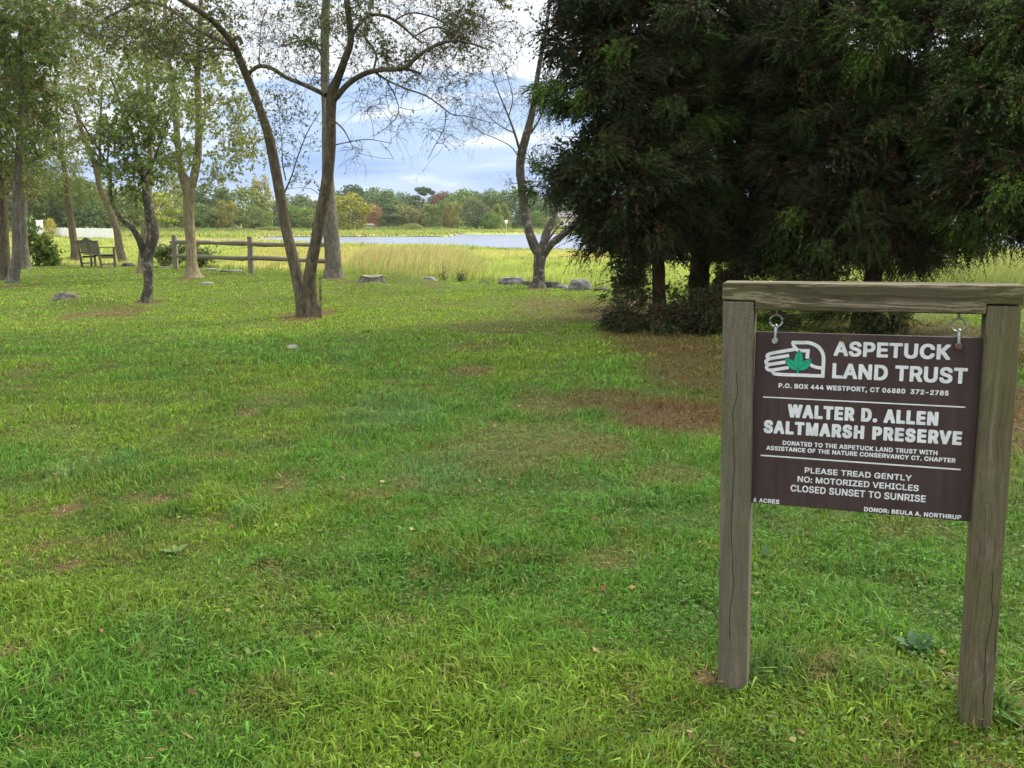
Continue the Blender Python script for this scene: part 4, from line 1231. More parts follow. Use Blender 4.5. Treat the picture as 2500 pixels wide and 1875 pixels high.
def cedars():
    N, PER, EL = 40, 16, 0.045
    cedar(1612, 790, [(1612, 800, 0, 46), (1610, 740, 0, 40), (1608, 680, 0, 38), (1606, 600, 0, 36), (1604, 480, 0, 32), (1602, 300, 0, 26), (1600, 100, 0, 20), (1598, -150, 0, 14), (1596, -420, 0, 8)],
          [(1560, 40, 0, 250, 190, 125, 1.5, N, PER, EL, .10), (1565, 230, 0, 200, 110, 60, 1.3, N, PER, EL, .10), (1545, 420, 0, 215, 120, 85, 1.4, N, PER, EL, .12), (1590, 540, 0, 150, 70, 38, 1.2, N, PER, EL, .15),
           (1450, 550, -.2, 60, 45, 9, .5, N, PER, EL, .10), (1435, 605, -.2, 14, 16, 1, .2, 26, PER, EL, .05), (1340, 440, 0, 40, 40, 7, .5, N, PER, EL, .05), (1350, 225, 0, 45, 28, 5, .5, N, PER, EL, .05), (1560, -300, 0, 200, 190, 60, 1.3, 14, 8, .09, .05)],
          'leftmost red cedar, its left side ragged against the sky above the pond', 201,
          [(1600, 775, -1.0, 105, 50, 20, .5, 30, 13, EL, .25), (1740, 770, -1.2, 70, 70, 14, .4, 30, 13, EL, .3), (1540, 640, -.2, 36, 50, 5, .4, 20, 10, EL, .12), (1535, 715, -.3, 40, 30, 5, .4, 20, 10, EL, .25), (1640, 765, -.8, 95, 55, 20, .6, 26, 13, EL, .35), (1715, 800, -1.2, 90, 70, 24, .5, 28, 13, EL, .40), (1590, 590, -.2, 110, 40, 20, .8, 36, 15, EL, .15)])
    cedar(1706, 772, [(1706, 782, 0, 64), (1706, 720, 0, 58), (1708, 640, 0, 54), (1712, 540, 0, 48), (1716, 400, 0, 40), (1722, 200, 0, 30), (1726, 0, 0, 22), (1728, -300, 0, 12)],
          [(1830, 90, 0, 230, 230, 125, 1.6, N, PER, EL, .13), (1810, 330, 0, 220, 150, 90, 1.6, N, PER, EL, .13), (1800, 520, 0, 220, 100, 60, 1.5, N, PER, EL, .18), (1800, -300, 0, 230, 220, 60, 1.6, 14, 8, .09, .05)],
          'second red cedar from the water, with a thick dark trunk behind the left sign post', 202,
          [(1790, 660, -.6, 90, 70, 22, .6, 34, 14, EL, .30), (1960, 620, .2, 200, 40, 26, 1.2, 34, 14, EL, .25), (1900, 740, -.5, 140, 50, 14, .6, N, PER, EL, .35), (1860, 600, 0, 190, 50, 34, 1.2, N, PER, EL, .2), (1930, 650, .4, 130, 30, 14, .8, 26, 10, EL, .3)])
    cedar(2130, 800, [(2130, 812, 0, 60), (2130, 700, 0, 54), (2134, 600, 0, 50), (2140, 440, 0, 44), (2150, 250, 0, 36), (2160, 60, 0, 28), (2165, -250, 0, 14)],
          [(2100, 120, 0, 270, 230, 150, 1.8, N, PER, EL, .16), (2130, 360, 0, 270, 140, 100, 1.8, N, PER, EL, .18), (2120, 520, 0, 270, 80, 62, 1.6, N, PER, EL, .22), (2150, -300, 0, 260, 220, 60, 1.8, 14, 8, .09, .05)],
          'red cedar standing right behind the sign, with rusty dead sprays among the green', 203,
          [(2080, 760, -.5, 200, 40, 14, .6, N, PER, EL, .35), (2270, 640, .3, 90, 30, 8, .5, 12, 8, EL, .2), (2060, 600, 0, 180, 45, 26, 1.2, N, PER, EL, .25), (2330, 565, 0, 150, 40, 22, .9, N, PER, EL, .2), (2200, 610, 0, 120, 40, 14, .9, 30, 13, EL, .25), (2000, 660, 0, 90, 30, 8, .8, 26, 10, EL, .3)])
    cedar(2660, 850, [(2660, 862, 0, 80), (2655, 700, 0, 70), (2645, 500, 0, 60), (2630, 250, 0, 48), (2620, 0, 0, 36), (2610, -300, 0, 18)],
          [(2490, 260, 0, 190, 130, 80, 1.5, N, PER, EL, .12), (2500, 420, 0, 200, 110, 70, 1.5, N, PER, EL, .12), (2510, 540, 0, 170, 50, 26, 1.3, N, PER, EL, .15), (2540, 60, 0, 190, 140, 50, 1.5, N, PER, EL, .1), (2600, -250, 0, 280, 200, 40, 1.8, 14, 8, .09, .05)],
          'red cedar cut off by the right edge, reaching over the right sign post', 204)


cedars()
import bmesh


def bm_np(bm):
    bm.verts.ensure_lookup_table()
    V = np.array([v.co[:] for v in bm.verts])
    q = [[v.index for v in f.verts] for f in bm.faces]
    bm.free()
    return V, q


def poly_mesh(name, V, faces, mat, smooth=False):
    me = bpy.data.meshes.new(name)
    me.from_pydata([tuple(map(float, v)) for v in V], [], faces)
    if smooth:
        me.polygons.foreach_set('use_smooth', np.ones(len(me.polygons), bool))
    me.materials.append(mat)
    return me


def local(name, V, faces, mat, parent, smooth=False):
    """a part whose vertices are already in its parent's own frame"""
    return link(name, poly_mesh(name, V, faces, mat, smooth), parent)


def bev_box(x0, x1, y0, y1, z0, z1, bev=0.004, cuts=0, jit=0.0, axis=2, segs=2):
    bm = bmesh.new()
    bmesh.ops.create_cube(bm, size=1)
    for v in bm.verts:
        v.co = ((x0 + x1) / 2 + v.co.x * (x1 - x0), (y0 + y1) / 2 + v.co.y * (y1 - y0), (z0 + z1) / 2 + v.co.z * (z1 - z0))
    bm.edges.ensure_lookup_table()
    bmesh.ops.bevel(bm, geom=list(bm.edges), offset=bev, segments=segs, affect='EDGES', profile=0.5)
    lo, hi = [(x0, x1), (y0, y1), (z0, z1)][axis]
    for k in range(cuts):
        t = lo + (hi - lo) * (k + 1) / (cuts + 1)
        no = [0, 0, 0]; no[axis] = 1
        co = [0, 0, 0]; co[axis] = t
        bmesh.ops.bisect_plane(bm, geom=list(bm.verts) + list(bm.edges) + list(bm.faces), plane_co=co, plane_no=no)
    V, q = bm_np_keep(bm)
    if jit:
        t = V[:, axis]
        for a in range(3):
            if a != axis:
                V[:, a] += jit * (fbm(t * 3.0, t * 0 + a * 7.7 + x0 * 5, 3, 3) - 0.5)
    return V, q


def bm_np_keep(bm):
    bm.verts.index_update()
    return bm_np(bm)


def tube_path(P, r, n=10, K=None, closed=False):
    P = np.asarray(P, float)
    if K: P = catmull(P, K)
    rr = np.broadcast_to(np.asarray(r, float), (len(P),)) if np.ndim(r) == 0 else np.interp(np.linspace(0, 1, len(P)), np.linspace(0, 1, len(r)), r)
    ring, _ = Wood.rings(P[None], rr[None], n)
    V = (P[None, :, None, :] + ring * rr[None, :, None, None]).reshape(-1, 3)
    q = Wood.faces(1, len(P), n).tolist()
    m_ = len(P)
    q.append(list(range(n))[::-1]); q.append([(m_ - 1) * n + k for k in range(n)])
    return V, q


def join(*parts):
    V, F_, o = [], [], 0
    for v, f in parts:
        V.append(np.asarray(v)); F_ += [[i + o for i in x] for x in f]; o += len(v)
    return np.concatenate(V), F_


# ------------------------------------------------------------------ the hanging sign
def build_sign():
    cen = np.array([0.97782246, 2.55034733, 0.89165086])
    u = np.array([0.93993884, -0.34116841, 0.01091274]); w = np.array([-0.01399714, -0.00658038, 0.99988038])
    aw = np.cross(w, u)
    HB = 0.88
    o0 = cen - w * HB
    mat = Matrix(((u[0], aw[0], w[0], o0[0]), (u[1], aw[1], w[1], o0[1]), (u[2], aw[2], w[2], o0[2]), (0, 0, 0, 1)))
    Mpost = timber('post_timber', 2, crack=None)
    Mpl = timber('left_post_timber', 2, base=(0.125, 0.105, 0.074), green=(0.098, 0.100, 0.045), crack=(-0.338, 0.20, 1.02))
    Mpr = timber('right_post_timber', 2, base=(0.108, 0.086, 0.050), dark=(0.046, 0.036, 0.021), green=(0.094, 0.10, 0.029), green_amt=0.6, crack=(0.353, 0.02, 0.50))
    Mbm = timber('beam_timber', 0, base=(0.068, 0.056, 0.032), dark=(0.026, 0.022, 0.012), green=(0.075, 0.085, 0.015), green_amt=0.6, pale=(0.30, 0.24, 0.16), pale_amt=0.95)
    fr = thing('sign_stand', 'weathered timber post and beam frame holding the brown sign', 'sign frame', o0)
    fr.matrix_world = mat

    def sh(V):
        V = np.array(V)
        V[:, 0] += -0.0100 * (V[:, 2] - HB - 0.345)
        return V
    for (x0, x1, m_, lab) in ((-0.3812, -0.2950, Mpl, 'cracked grey left post'), (0.2905, 0.3715, Mpr, 'greenish right post with a long crack low down')):
        V, q = bev_box(x0, x1, -0.045, 0.045, -0.25, HB + 0.3435, 0.005, 14, 0.006)
        p_ = local('post', sh(V), q, m_, fr)
        p_['label'] = lab
    prof = [(-.3850, .3462), (-.2936, .3462), (-.2936, .3195), (.2895, .3205), (.2895, .3470), (.3735, .3470), (.3745, .3965), (-.3845, .3945)]
    bm = bmesh.new()
    a = [bm.verts.new((x, -0.0475, z + HB)) for x, z in prof]
    b = [bm.verts.new((x, 0.0475, z + HB)) for x, z in prof]
    n_ = len(prof)
    bm.faces.new(a); bm.faces.new(b[::-1])
    for i in range(n_):
        bm.faces.new((a[i], b[i], b[(i + 1) % n_], a[(i + 1) % n_]))
    bmesh.ops.recalc_face_normals(bm, faces=bm.faces)
    bmesh.ops.bevel(bm, geom=list(bm.edges), offset=0.0035, segments=2, affect='EDGES', profile=0.5)
    V, q = bm_np_keep(bm)
    V[:, 2] += 0.004 * (fbm(V[:, 0] * 6, V[:, 0] * 0 + 2, 5, 3) - 0.5) * (V[:, 2] > HB + 0.38)
    local('crossbeam', V, q, Mbm, fr)

    zinc = plain('galvanised_steel', (0.42, 0.43, 0.42), 0.45, 0.75, noise=0.25, nscale=160)
    rust = plain('rusty_bolt', (0.16, 0.075, 0.05), 0.8, 0.3, noise=0.4, nscale=240)
    ringp = np.linspace(0, 2 * PI, 33)
    for (x, lab) in ((-0.2385, None), (0.2310, None)):
        tilt = 0.25 if x < 0 else -0.2
        P = np.c_[x + 0.0175 * np.sin(ringp) * math.cos(tilt), 0.0175 * np.sin(ringp) * math.sin(tilt), HB + 0.2855 + 0.0175 * np.cos(ringp)]
        st = tube_path([(x, 0, HB + 0.33), (x, 0, HB + 0.303)], 0.0033, 8)
        V, q = join(tube_path(P, 0.0030, 10), st)
        local('eye_bolt', V, q, zinc, fr, True)

    # the board
    sb = thing('sign_board', 'dark brown hanging sign with white lettering and a green leaf emblem', 'sign', o0)
    sb.matrix_world = mat
    Mb = plain('brown_panel', (0.048, 0.025, 0.025), 0.42, 0, noise=0.14, nscale=7, spec=0.40, col2=(0.056, 0.032, 0.031))
    n, l = Mb.node_tree.nodes, Mb.node_tree.links                 # rain streaks and dust
    p = [x for x in n if x.type == 'BSDF_PRINCIPLED'][0]; t_ = [x for x in n if x.type == 'TEX_COORD'][0]
    mpp = n.new('ShaderNodeMapping'); mpp.inputs['Scale'].default_value = (60, 60, 3.0); l.new(t_.outputs['Object'], mpp.inputs[0])
    nz = n.new('ShaderNodeTexNoise'); nz.inputs['Scale'].default_value = 1.0; nz.inputs['Detail'].default_value = 6; nz.inputs['Roughness'].default_value = .7
    l.new(mpp.outputs[0], nz.inputs['Vector'])
    rs = ramp(n, [(0.5, (0, 0, 0)), (0.72, (0.09,) * 3)]); l.new(nz.outputs[0], rs.inputs[0])
    mx = n.new('ShaderNodeMixRGB'); mx.inputs[2].default_value = (0.17, 0.14, 0.12, 1)
    l.new(rs.outputs[0], mx.inputs[0]); l.new(p.inputs['Base Color'].links[0].from_socket, mx.inputs[1]); l.new(mx.outputs[0], p.inputs['Base Color'])
    rr_ = ramp(n, [(0.3, (.34,) * 3), (0.7, (.62,) * 3)]); l.new(nz.outputs[0], rr_.inputs[0]); l.new(rr_.outputs[0], p.inputs['Roughness'])
    Mw = plain('white_lettering', (0.66, 0.655, 0.65), 0.55, noise=0.12, nscale=38)
    Mg = plain('green_leaf', (0.012, 0.33, 0.19), 0.5)
    Mv = plain('dark_vein', (0.006, 0.06, 0.035), 0.5)
    V, q = bev_box(-0.293, 0.293, -0.006, 0.006, HB - 0.254, HB + 0.254, 0.0015)
    local('panel', V, q, Mb, sb)
    for x, bm_ in ((-0.2385, zinc), (0.2335, rust)):
        zz = HB + 0.2315
        P = [(x, -0.0125, zz - 0.004), (x, -0.0125, zz + 0.018), (x, -0.009, zz + 0.034), (x, 0, zz + 0.041), (x, 0.009, zz + 0.034), (x, 0.0125, zz + 0.018), (x, 0.0125, zz - 0.004)]
        V, q = join(tube_path(P, 0.0046, 10, 30), tube_path([(x, -0.0175, zz), (x, -0.008, zz)], 0.0085, 14), tube_path([(x, 0.008, zz), (x, 0.0175, zz)], 0.0085, 14))
        s_ = local('shackle', V, q, zinc, sb, True)
        V, q = join(tube_path([(x, -0.0245, zz), (x, -0.0178, zz)], 0.0088, 6), tube_path([(x, -0.017, zz), (x, 0.022, zz)], 0.004, 8))
        h_ = local('bolt', V, q, bm_, s_)
        if bm_ is rust: h_['label'] = 'rusty brown bolt'

    font = None
    try:
        font = bpy.data.fonts.load(os.path.join(bpy.utils.system_resource('DATAFILES', path='fonts'), 'Inter.woff2'))
    except Exception:
        font = None

    def text_mesh(s, spc=1.0):
        """letters filled by winding number from their outlines"""
        cu = bpy.data.curves.new('lettering', 'FONT')
        if font: cu.font = font
        cu.body, cu.size, cu.space_character, cu.fill_mode = s, 1.0, spc, 'NONE'
        cu.resolution_u = 3
        to = bpy.data.objects.new('lettering', cu)
        C.objects.link(to)
        bpy.context.view_layer.update()
        me = bpy.data.meshes.new_from_object(to.evaluated_get(bpy.context.evaluated_depsgraph_get()))
        V = np.array([v.co[:2] for v in me.vertices]); E_ = [tuple(e_.vertices) for e_ in me.edges]
        bpy.data.objects.remove(to); bpy.data.meshes.remove(me); bpy.data.curves.remove(cu)
        nxt = {}
        for a, b in E_:
            nxt.setdefault(a, []).append(b); nxt.setdefault(b, []).append(a)
        seen, loops = set(), []
        for a in range(len(V)):
            if a in seen or a not in nxt: continue
            lp, p_, c_ = [a], None, a
            seen.add(a)
            while True:
                k = [q for q in nxt[c_] if q not in seen]
                if not k: break
                c_ = k[0] if len(lp) > 1 or len(k) == 1 else min(k)
                lp.append(c_); seen.add(c_)
            if len(lp) > 2: loops.append(lp)
        # outlines of one letter are told apart from the next by their boxes
        boxes = [(V[lp].min(0), V[lp].max(0)) for lp in loops]
        order = sorted(range(len(loops)), key=lambda k: boxes[k][0][0])
        groups, hi = [], -1e9
        for k in order:
            if boxes[k][0][0] > hi - 1e-4: groups.append([])
            groups[-1].append(k); hi = max(hi, boxes[k][1][0])
        from mathutils.geometry import delaunay_2d_cdt
        OV, OF = [], []
        for g_ in groups:
            pts, eds = [], []
            for k in g_:
                o_ = len(pts); n_ = len(loops[k])
                pts += [Vector(V[q]) for q in loops[k]]
                eds += [(o_ + q, o_ + (q + 1) % n_) for q in range(n_)]
            rv, re_, rf, _, _, _ = delaunay_2d_cdt(pts, eds, [], 0, 1e-6)
            for f_ in rf:
                c_ = sum((np.array(rv[q]) for q in f_), np.zeros(2)) / len(f_)
                wn_ = 0
                for k in g_:
                    P = V[loops[k]] - c_; Q = np.roll(P, -1, 0)
                    wn_ += np.arctan2(P[:, 0] * Q[:, 1] - P[:, 1] * Q[:, 0], (P * Q).sum(1)).sum()
                if abs(wn_) > PI:
                    OF.append([len(OV) + q for q in f_])
            OV += [(q[0], q[1], 0) for q in rv]
        return np.array(OV), OF

    def letter(s, u0, u1, w0, w1, bx=0.0, bz=0.0, spc=1.0, lab=None):
        """bx, bz: how far the strokes are thickened, in mm"""
        V, f_ = text_mesh(s, spc)
        Hc, _ = text_mesh('H')
        y0, y1 = Hc[:, 1].min(), Hc[:, 1].max()
        x0, x1 = V[:, 0].min(), V[:, 0].max()
        X = u0 + bx + (V[:, 0] - x0) / (x1 - x0) * (u1 - u0 - 2 * bx)
        Z = w0 + bz + (V[:, 1] - y0) / (y1 - y0) * (w1 - w0 - 2 * bz)
        ps, k = [], 0
        for rr, nn in ((1.0, 16), (0.55, 8), (0.0, 1)) if bx > 1 else ((1.0, 10), (0.0, 1)):
            for a in np.linspace(0, 2 * PI, nn, endpoint=False) + PI / 16:
                ca, sa = math.cos(a), math.sin(a)
                ca, sa = math.copysign(abs(ca) ** .6, ca), math.copysign(abs(sa) ** .6, sa)
                ps.append((np.c_[X + rr * bx * ca, np.full(len(X), -6.60 - 0.02 * k), Z + rr * bz * sa] / 1000 + np.array([0, 0, HB]), f_))
                k += 1
        P, f2 = join(*ps)
        o = local('lettering', P, f2, Mw, sb)
        o['label'] = lab or 'white lettering'
        return o
    letter('ASPETUCK', -80.2, 216.2, 192.5, 233.8, 2.7, 2.3, 1.06, lab='large bold heading, upper line')
    letter('LAND TRUST', -81.2, 261.0, 128.8, 172.0, 2.7, 2.3, 1.06, lab='large bold heading, lower line')
    letter('P.O. BOX 444 WESTPORT, CT 06880  372-2785', -224.4, 218.6, 94.6, 108.2, .9, .75, 1.10, 'small bold address line')
    letter('WALTER D. ALLEN', -197, 197.5, 9.6, 48.5, 3.5, 2.7, 1.20, 'heavy name, upper line')
    letter('SALTMARSH PRESERVE', -262, 259, -40.4, -2.0, 3.4, 2.7, 1.22, 'heavy name, lower line')
    letter('DONATED TO THE ASPETUCK LAND TRUST WITH', -207.2, 201.2, -72.6, -59.6, .8, .7, 1.08, 'small bold donation line')
    letter('ASSISTANCE OF THE NATURE CONSERVANCY CT. CHAPTER', -252.5, 247.2, -90.6, -77.8, .8, .7, 1.08, 'second small bold donation line')
    letter('PLEASE TREAD GENTLY', -143, 140.5, -151, -134.2, .72, .7, 1.03, lab='medium rule line about treading gently')
    letter('NO: MOTORIZED VEHICLES', -162, 160.2, -179, -161.4, .72, .7, 1.03, lab='medium rule line about vehicles')
    letter('CLOSED SUNSET TO SUNRISE', -180, 179.8, -209, -189, .76, .72, 1.03, lab='medium rule line about hours')
    letter('6 ACRES', -283.9, -210.1, -251, -237.8, .8, .7, 1.08, 'small line in the lower left corner')
    letter('DONOR: BEULA A. NORTHRUP', 21.8, 271.6, -249.9, -237, .8, .7, 1.08, 'small line in the lower right corner')
    for (u0, u1, wa, wb) in ((-266.3, 261.6, 63.6, 67.2), (-267.4, 261.5, -110.2, -106.0)):
        P = np.array([(u0, -6.7, wa), (u1, -6.7, wa), (u1, -6.7, wb), (u0, -6.7, wb)]) / 1000 + np.array([0, 0, HB])
        local('rule_line', P, [[0, 1, 2, 3]], Mw, sb)

    def ribbon(pts, wd, y, K=40, smooth=True):
        P = catmull(pts, K) if smooth else np.asarray(pts, float)
        T = np.gradient(P, axis=0); T /= np.linalg.norm(T, axis=1, keepdims=True)
        N_ = np.c_[-T[:, 1], T[:, 0]] * wd / 2
        L_, R_ = P - N_, P + N_
        V = np.r_[np.c_[L_[:, 0], np.full(len(P), y), L_[:, 1]], np.c_[R_[:, 0], np.full(len(P), y), R_[:, 1]]] / 1000 + np.array([0, 0, HB])
        k = len(P)
        return V, [[i, i + 1, i + 1 + k, i + k] for i in range(k - 1)]
    strokes = [([(-193, 226.2), (-170, 226.5), (-146.2, 226.8), (-124.4, 218.1), (-111.3, 203.4), (-106.1, 185.6), (-105.9, 160), (-106, 128.8)], 9.8, True),
               ([(-101.2, 133.8), (-160, 133.7), (-229, 133.6), (-240, 138), (-247, 147)], 9.6, True),
               ([(-178, 208.4), (-215, 200.6), (-248, 193), (-257, 188.5), (-259.2, 184.4), (-256, 180), (-249, 178.6), (-225, 183.4), (-198.9, 188.8)], 9.4, True),
               ([(-249, 178.2), (-258, 174.2), (-262.2, 168.2), (-258.5, 163), (-250, 161.6), (-230, 165.4), (-208.2, 169.8)], 9.4, True),
               ([(-250, 161.2), (-257, 158), (-259.8, 152), (-256, 146.4), (-247, 144.6), (-222, 149.6), (-198.5, 154.8)], 9.4, True),
               ([(-190.5, 228.0), (-187.5, 218), (-182, 210), (-174.1, 204.6), (-159.6, 204.0), (-143.6, 204.2)], 9.8, True),
               ([(-148.3, 207.5), (-149.2, 196), (-149.6, 182)], 9.8, True),
               ([(-144.5, 170.5), (-139, 164.5), (-128, 159.2), (-107, 156.2)], 9.2, True)]
    y = -6.6
    ps = []
    for pts, wd, smo in strokes:
        ps.append(ribbon(pts, wd, y)); y -= 0.12
    V, q = join(*ps)
    em = local('emblem_hand', V, q, Mw, sb)
    em['label'] = 'white outline of an open hand'
    leafs = {'c': [(-172.4, 206.0), (-180.9, 192.3), (-184.8, 176.9), (-181.5, 161.7), (-173.4, 149.0), (-165.2, 162.3), (-161.3, 177.8), (-163.7, 193.0)],
             'l': [(-211.0, 181.0), (-198.5, 179.4), (-185.6, 174.0), (-178.0, 163.7), (-173.4, 149.0), (-184.6, 147.9), (-195.8, 153.6), (-204.5, 165.5)],
             'r': [(-137.5, 181.0), (-149.7, 179.4), (-161.1, 173.0), (-168.8, 162.2), (-173.4, 149.0), (-161.0, 147.9), (-148.6, 153.6), (-141.1, 167.0)]}

    def leaf_poly(pts, y, grow=0.0):
        P = np.array(pts, float)
        c = P.mean(0)
        d = P - c
        P = P + d / np.linalg.norm(d, axis=1, keepdims=True) * grow
        return np.c_[P[:, 0], np.full(len(P), y), P[:, 1]] / 1000 + np.array([0, 0, HB]), [list(range(len(P)))]
    yb = y - 0.2
    V, q = join(leaf_poly(leafs['l'], yb, 1.3), leaf_poly(leafs['r'], yb - .1, 1.3), leaf_poly(leafs['c'], yb - .2, 1.3))
    ol = local('emblem_leaf', V, q, Mv, sb)
    V, q = join(leaf_poly(leafs['l'], yb - .35), leaf_poly(leafs['r'], yb - .45), leaf_poly(leafs['c'], yb - .55),
                ribbon([(-173.4, 150), (-173.6, 139.0)], 5.0, yb - .3, 4))
    ol['label'] = 'three lobed green leaf'
    local('leaf_blade', V, q, Mg, ol)
    V, q = join(ribbon([(-172.6, 203), (-173.4, 150)], 1.3, yb - .8, 4), ribbon([(-207, 178), (-190, 165), (-174, 150.5)], 1.3, yb - .7, 10), ribbon([(-141, 178), (-157, 165), (-173, 150.5)], 1.3, yb - .75, 10))
    local('leaf_vein', V, q, Mv, ol)
    # old cobweb caught on the heading
    W_ = Wood()
    n_ = 60
    st = np.array([-0.0525, -0.0085, HB + 0.238]) + rng.normal(0, 1, (n_, 3)) * np.array([0.006, 0.0008, 0.005])
    d = unit(n_) * np.array([1, 0.12, 1])
    W_.add(bent(st, d, rng.uniform(0.004, 0.012, n_), 5, 0.5, 0.1), np.full((n_, 5), 0.0004), 3)
    V, Q = W_.build()
    V[:, 1] = np.minimum(V[:, 1], -0.0076)
    o = local('cobweb', V, Q.tolist(), plain('cobweb_brown', (0.20, 0.15, 0.09), 0.9), None)
    o.matrix_world = mat
    tag(o, 'small brown cobweb stuck over the first letter of the sign', 'cobweb')


build_sign()


# ------------------------------------------------------------------ rail fence, bench
def build_fence():
    Mf = timber('fence_timber', 2, base=(0.23, 0.20, 0.155), dark=(0.11, 0.095, 0.07), green_amt=0.25, pale=(0.34, 0.30, 0.24))
    Mr = timber('rail_timber', 0, base=(0.20, 0.175, 0.13), dark=(0.09, 0.08, 0.055), green_amt=0.3, pale=(0.33, 0.29, 0.22))
    P0, P1, P2 = base_of(430, 657), base_of(614, 667), base_of(824, 672)
    t = thing('rail_fence', 'weathered split rail fence with two rails between the pale forked tree and the tall tree', 'fence', P0)
    tops = []
    for (P, ptop) in ((P0, 573), (P1, 577), (P2, 577)):
        d = np.linalg.norm(P[:2]); top = at(1250, ptop, P[1])[2]
        W_ = 0.145
        V, q = bev_box(-W_ / 2, W_ / 2, -W_ / 2, W_ / 2, -0.3, top - P[2], 0.018, 8, 0.03)
        V[:, 0] *= 1 - 0.12 * (V[:, 2] > (top - P[2]) * 0.8)
        o = local('post', V + (P - P0), q, Mf, t)
        tops.append(top)
    x = np.array([P0[0], P1[0], P2[0]])

    def pt(px, py, k):
        """point on the line of the fence"""
        A = P0 if k == 0 else P1; B = P1 if k == 0 else P2
        r_ = (px - 1250) / F
        s = (r_ * A[1] - A[0]) / ((B[0] - A[0]) - r_ * (B[1] - A[1]))
        Q = A + (B - A) * s
        return np.array([Q[0], Q[1], at(px, py, Q[1])[2]])
    for pts, k in (([(424, 591), (500, 592), (560, 594), (620, 594)], 0), ([(606, 595), (680, 597), (760, 597), (832, 596.5)], 1), ([(424, 624), (500, 627), (560, 630), (620, 631)], 0), ([(606, 629), (680, 632), (760, 636), (832, 637)], 1)):
        P = np.array([pt(a, b, k) for a, b in pts]) - P0
        Q = catmull(P, 20)
        off = 0.03 if k == 0 else -0.03
        Q[:, 1] += off
        W_ = Wood(); W_.trunk(Q, np.full(20, 0.062) * (1 + 0.12 * np.sin(np.linspace(0, 9, 20))) * np.r_[np.linspace(.55, 1, 3), np.ones(14), np.linspace(1, .55, 3)], 8, 0.16, seed=int(pts[0][1]))
        V, q = W_.build()
        q = q.tolist(); q.append(list(range(8))[::-1]); q.append([19 * 8 + i for i in range(8)])
        local('rail', V, q, Mr, t)


build_fence()


def build_bench():
    M = timber('bench_timber', 0, base=(0.115, 0.105, 0.075), dark=(0.06, 0.054, 0.038), green_amt=0.45, pale_amt=.1)
    b = base_of(222, 653)
    t = thing('garden_bench', 'grey wooden slatted bench with an arched back, facing the marsh', 'bench', b)
    t.rotation_euler = (0, 0, R(-38))
    Wd, D = 1.30, 0.52                  # back along x at y = 0, the seat in front of it at +y

    def bx(name, x0, x1, y0, y1, z0, z1, parent=t, bev=0.006, tilt=0.0):
        V, q = bev_box(x0, x1, y0, y1, z0, z1, bev)
        if tilt: V[:, 1] -= tilt * np.maximum(V[:, 2] - 0.42, 0)
        return local(name, V, q, M, parent)
    h = Wd / 2
    TL = 0.22
    for x in (-h, h - 0.06):
        bx('leg', x, x + 0.06, 0.0, 0.06, 0, 0.88, tilt=TL)
        bx('leg', x, x + 0.06, D - 0.06, D, 0, 0.64)
    bx('leg', -0.03, 0.03, 0.0, 0.05, 0, 0.40)
    parts = [bev_box(-h + 0.06, h - 0.06, 0.07 + k * 0.085, 0.07 + k * 0.085 + 0.07, 0.40, 0.425, 0.004) for k in range(5)]
    V, q = join(*parts)
    local('seat', V, q, M, t)
    bx('apron', -h + 0.06, h - 0.06, D - 0.05, D - 0.02, 0.33, 0.398)
    br = bx('backrest', -h + 0.06, h - 0.06, 0.012, 0.047, 0.44, 0.50, tilt=TL)
    n_ = 17
    xs = np.linspace(-h + 0.06, h - 0.06, 41)
    arch = 0.80 + 0.11 * np.exp(-(xs / 0.23) ** 2) + 0.02 * (np.abs(xs) / h) ** 3
    lo, hi = arch - 0.02, arch + 0.06
    V, q = [], []
    for i in range(41):
        for (yy, zz) in ((0.01, lo[i]), (0.05, lo[i]), (0.05, hi[i]), (0.01, hi[i])):
            V.append((xs[i], yy - TL * (zz - 0.42), zz))
    for i in range(40):
        for k in range(4):
            q.append([i * 4 + k, i * 4 + (k + 1) % 4, i * 4 + 4 + (k + 1) % 4, i * 4 + 4 + k])
    q += [[0, 1, 2, 3][::-1], [160, 161, 162, 163]]
    local('top_rail', V, q, M, t)
    for k in range(n_):
        x = -h + 0.12 + k * (Wd - 0.24) / (n_ - 1)
        a_ = float(np.interp(x, xs, lo))
        wd = 0.017 if abs(k - 8) > 1 else 0.026
        V, q2 = bev_box(x - wd, x + wd, 0.020, 0.038, 0.49, a_ + 0.01, 0.003)
        V[:, 1] -= TL * np.maximum(V[:, 2] - 0.42, 0)
        local('slat', V, q2, M, br)
    for x in (-h - 0.005, h - 0.065):
        bx('armrest', x, x + 0.07, -0.03, D + 0.03, 0.641, 0.672)
    for x in (-h + 0.01, h - 0.05):
        bx('side_rail', x, x + 0.04, 0.062, D - 0.062, 0.30, 0.36)
        bx('stretcher', x, x + 0.04, 0.062, D - 0.062, 0.10, 0.14)


build_bench()


# ------------------------------------------------------------------ rocks, stump, mounds
M_rock = plain('grey_rock', (0.13, 0.12, 0.105), 0.9, noise=0.35, nscale=7, bump=0.9, spec=0.2, col2=(0.28, 0.26, 0.235), bdist=0.05)
M_rock_dark = plain('dark_rock', (0.07, 0.062, 0.05), 0.95, noise=0.4, nscale=8, bump=0.9, spec=0.15, col2=(0.14, 0.125, 0.10), bdist=0.05)
M_rock_pale = plain('pale_rock', (0.20, 0.185, 0.15), 0.9, noise=0.25, nscale=9, bump=0.7, spec=0.2, col2=(0.32, 0.30, 0.245), bdist=0.03)


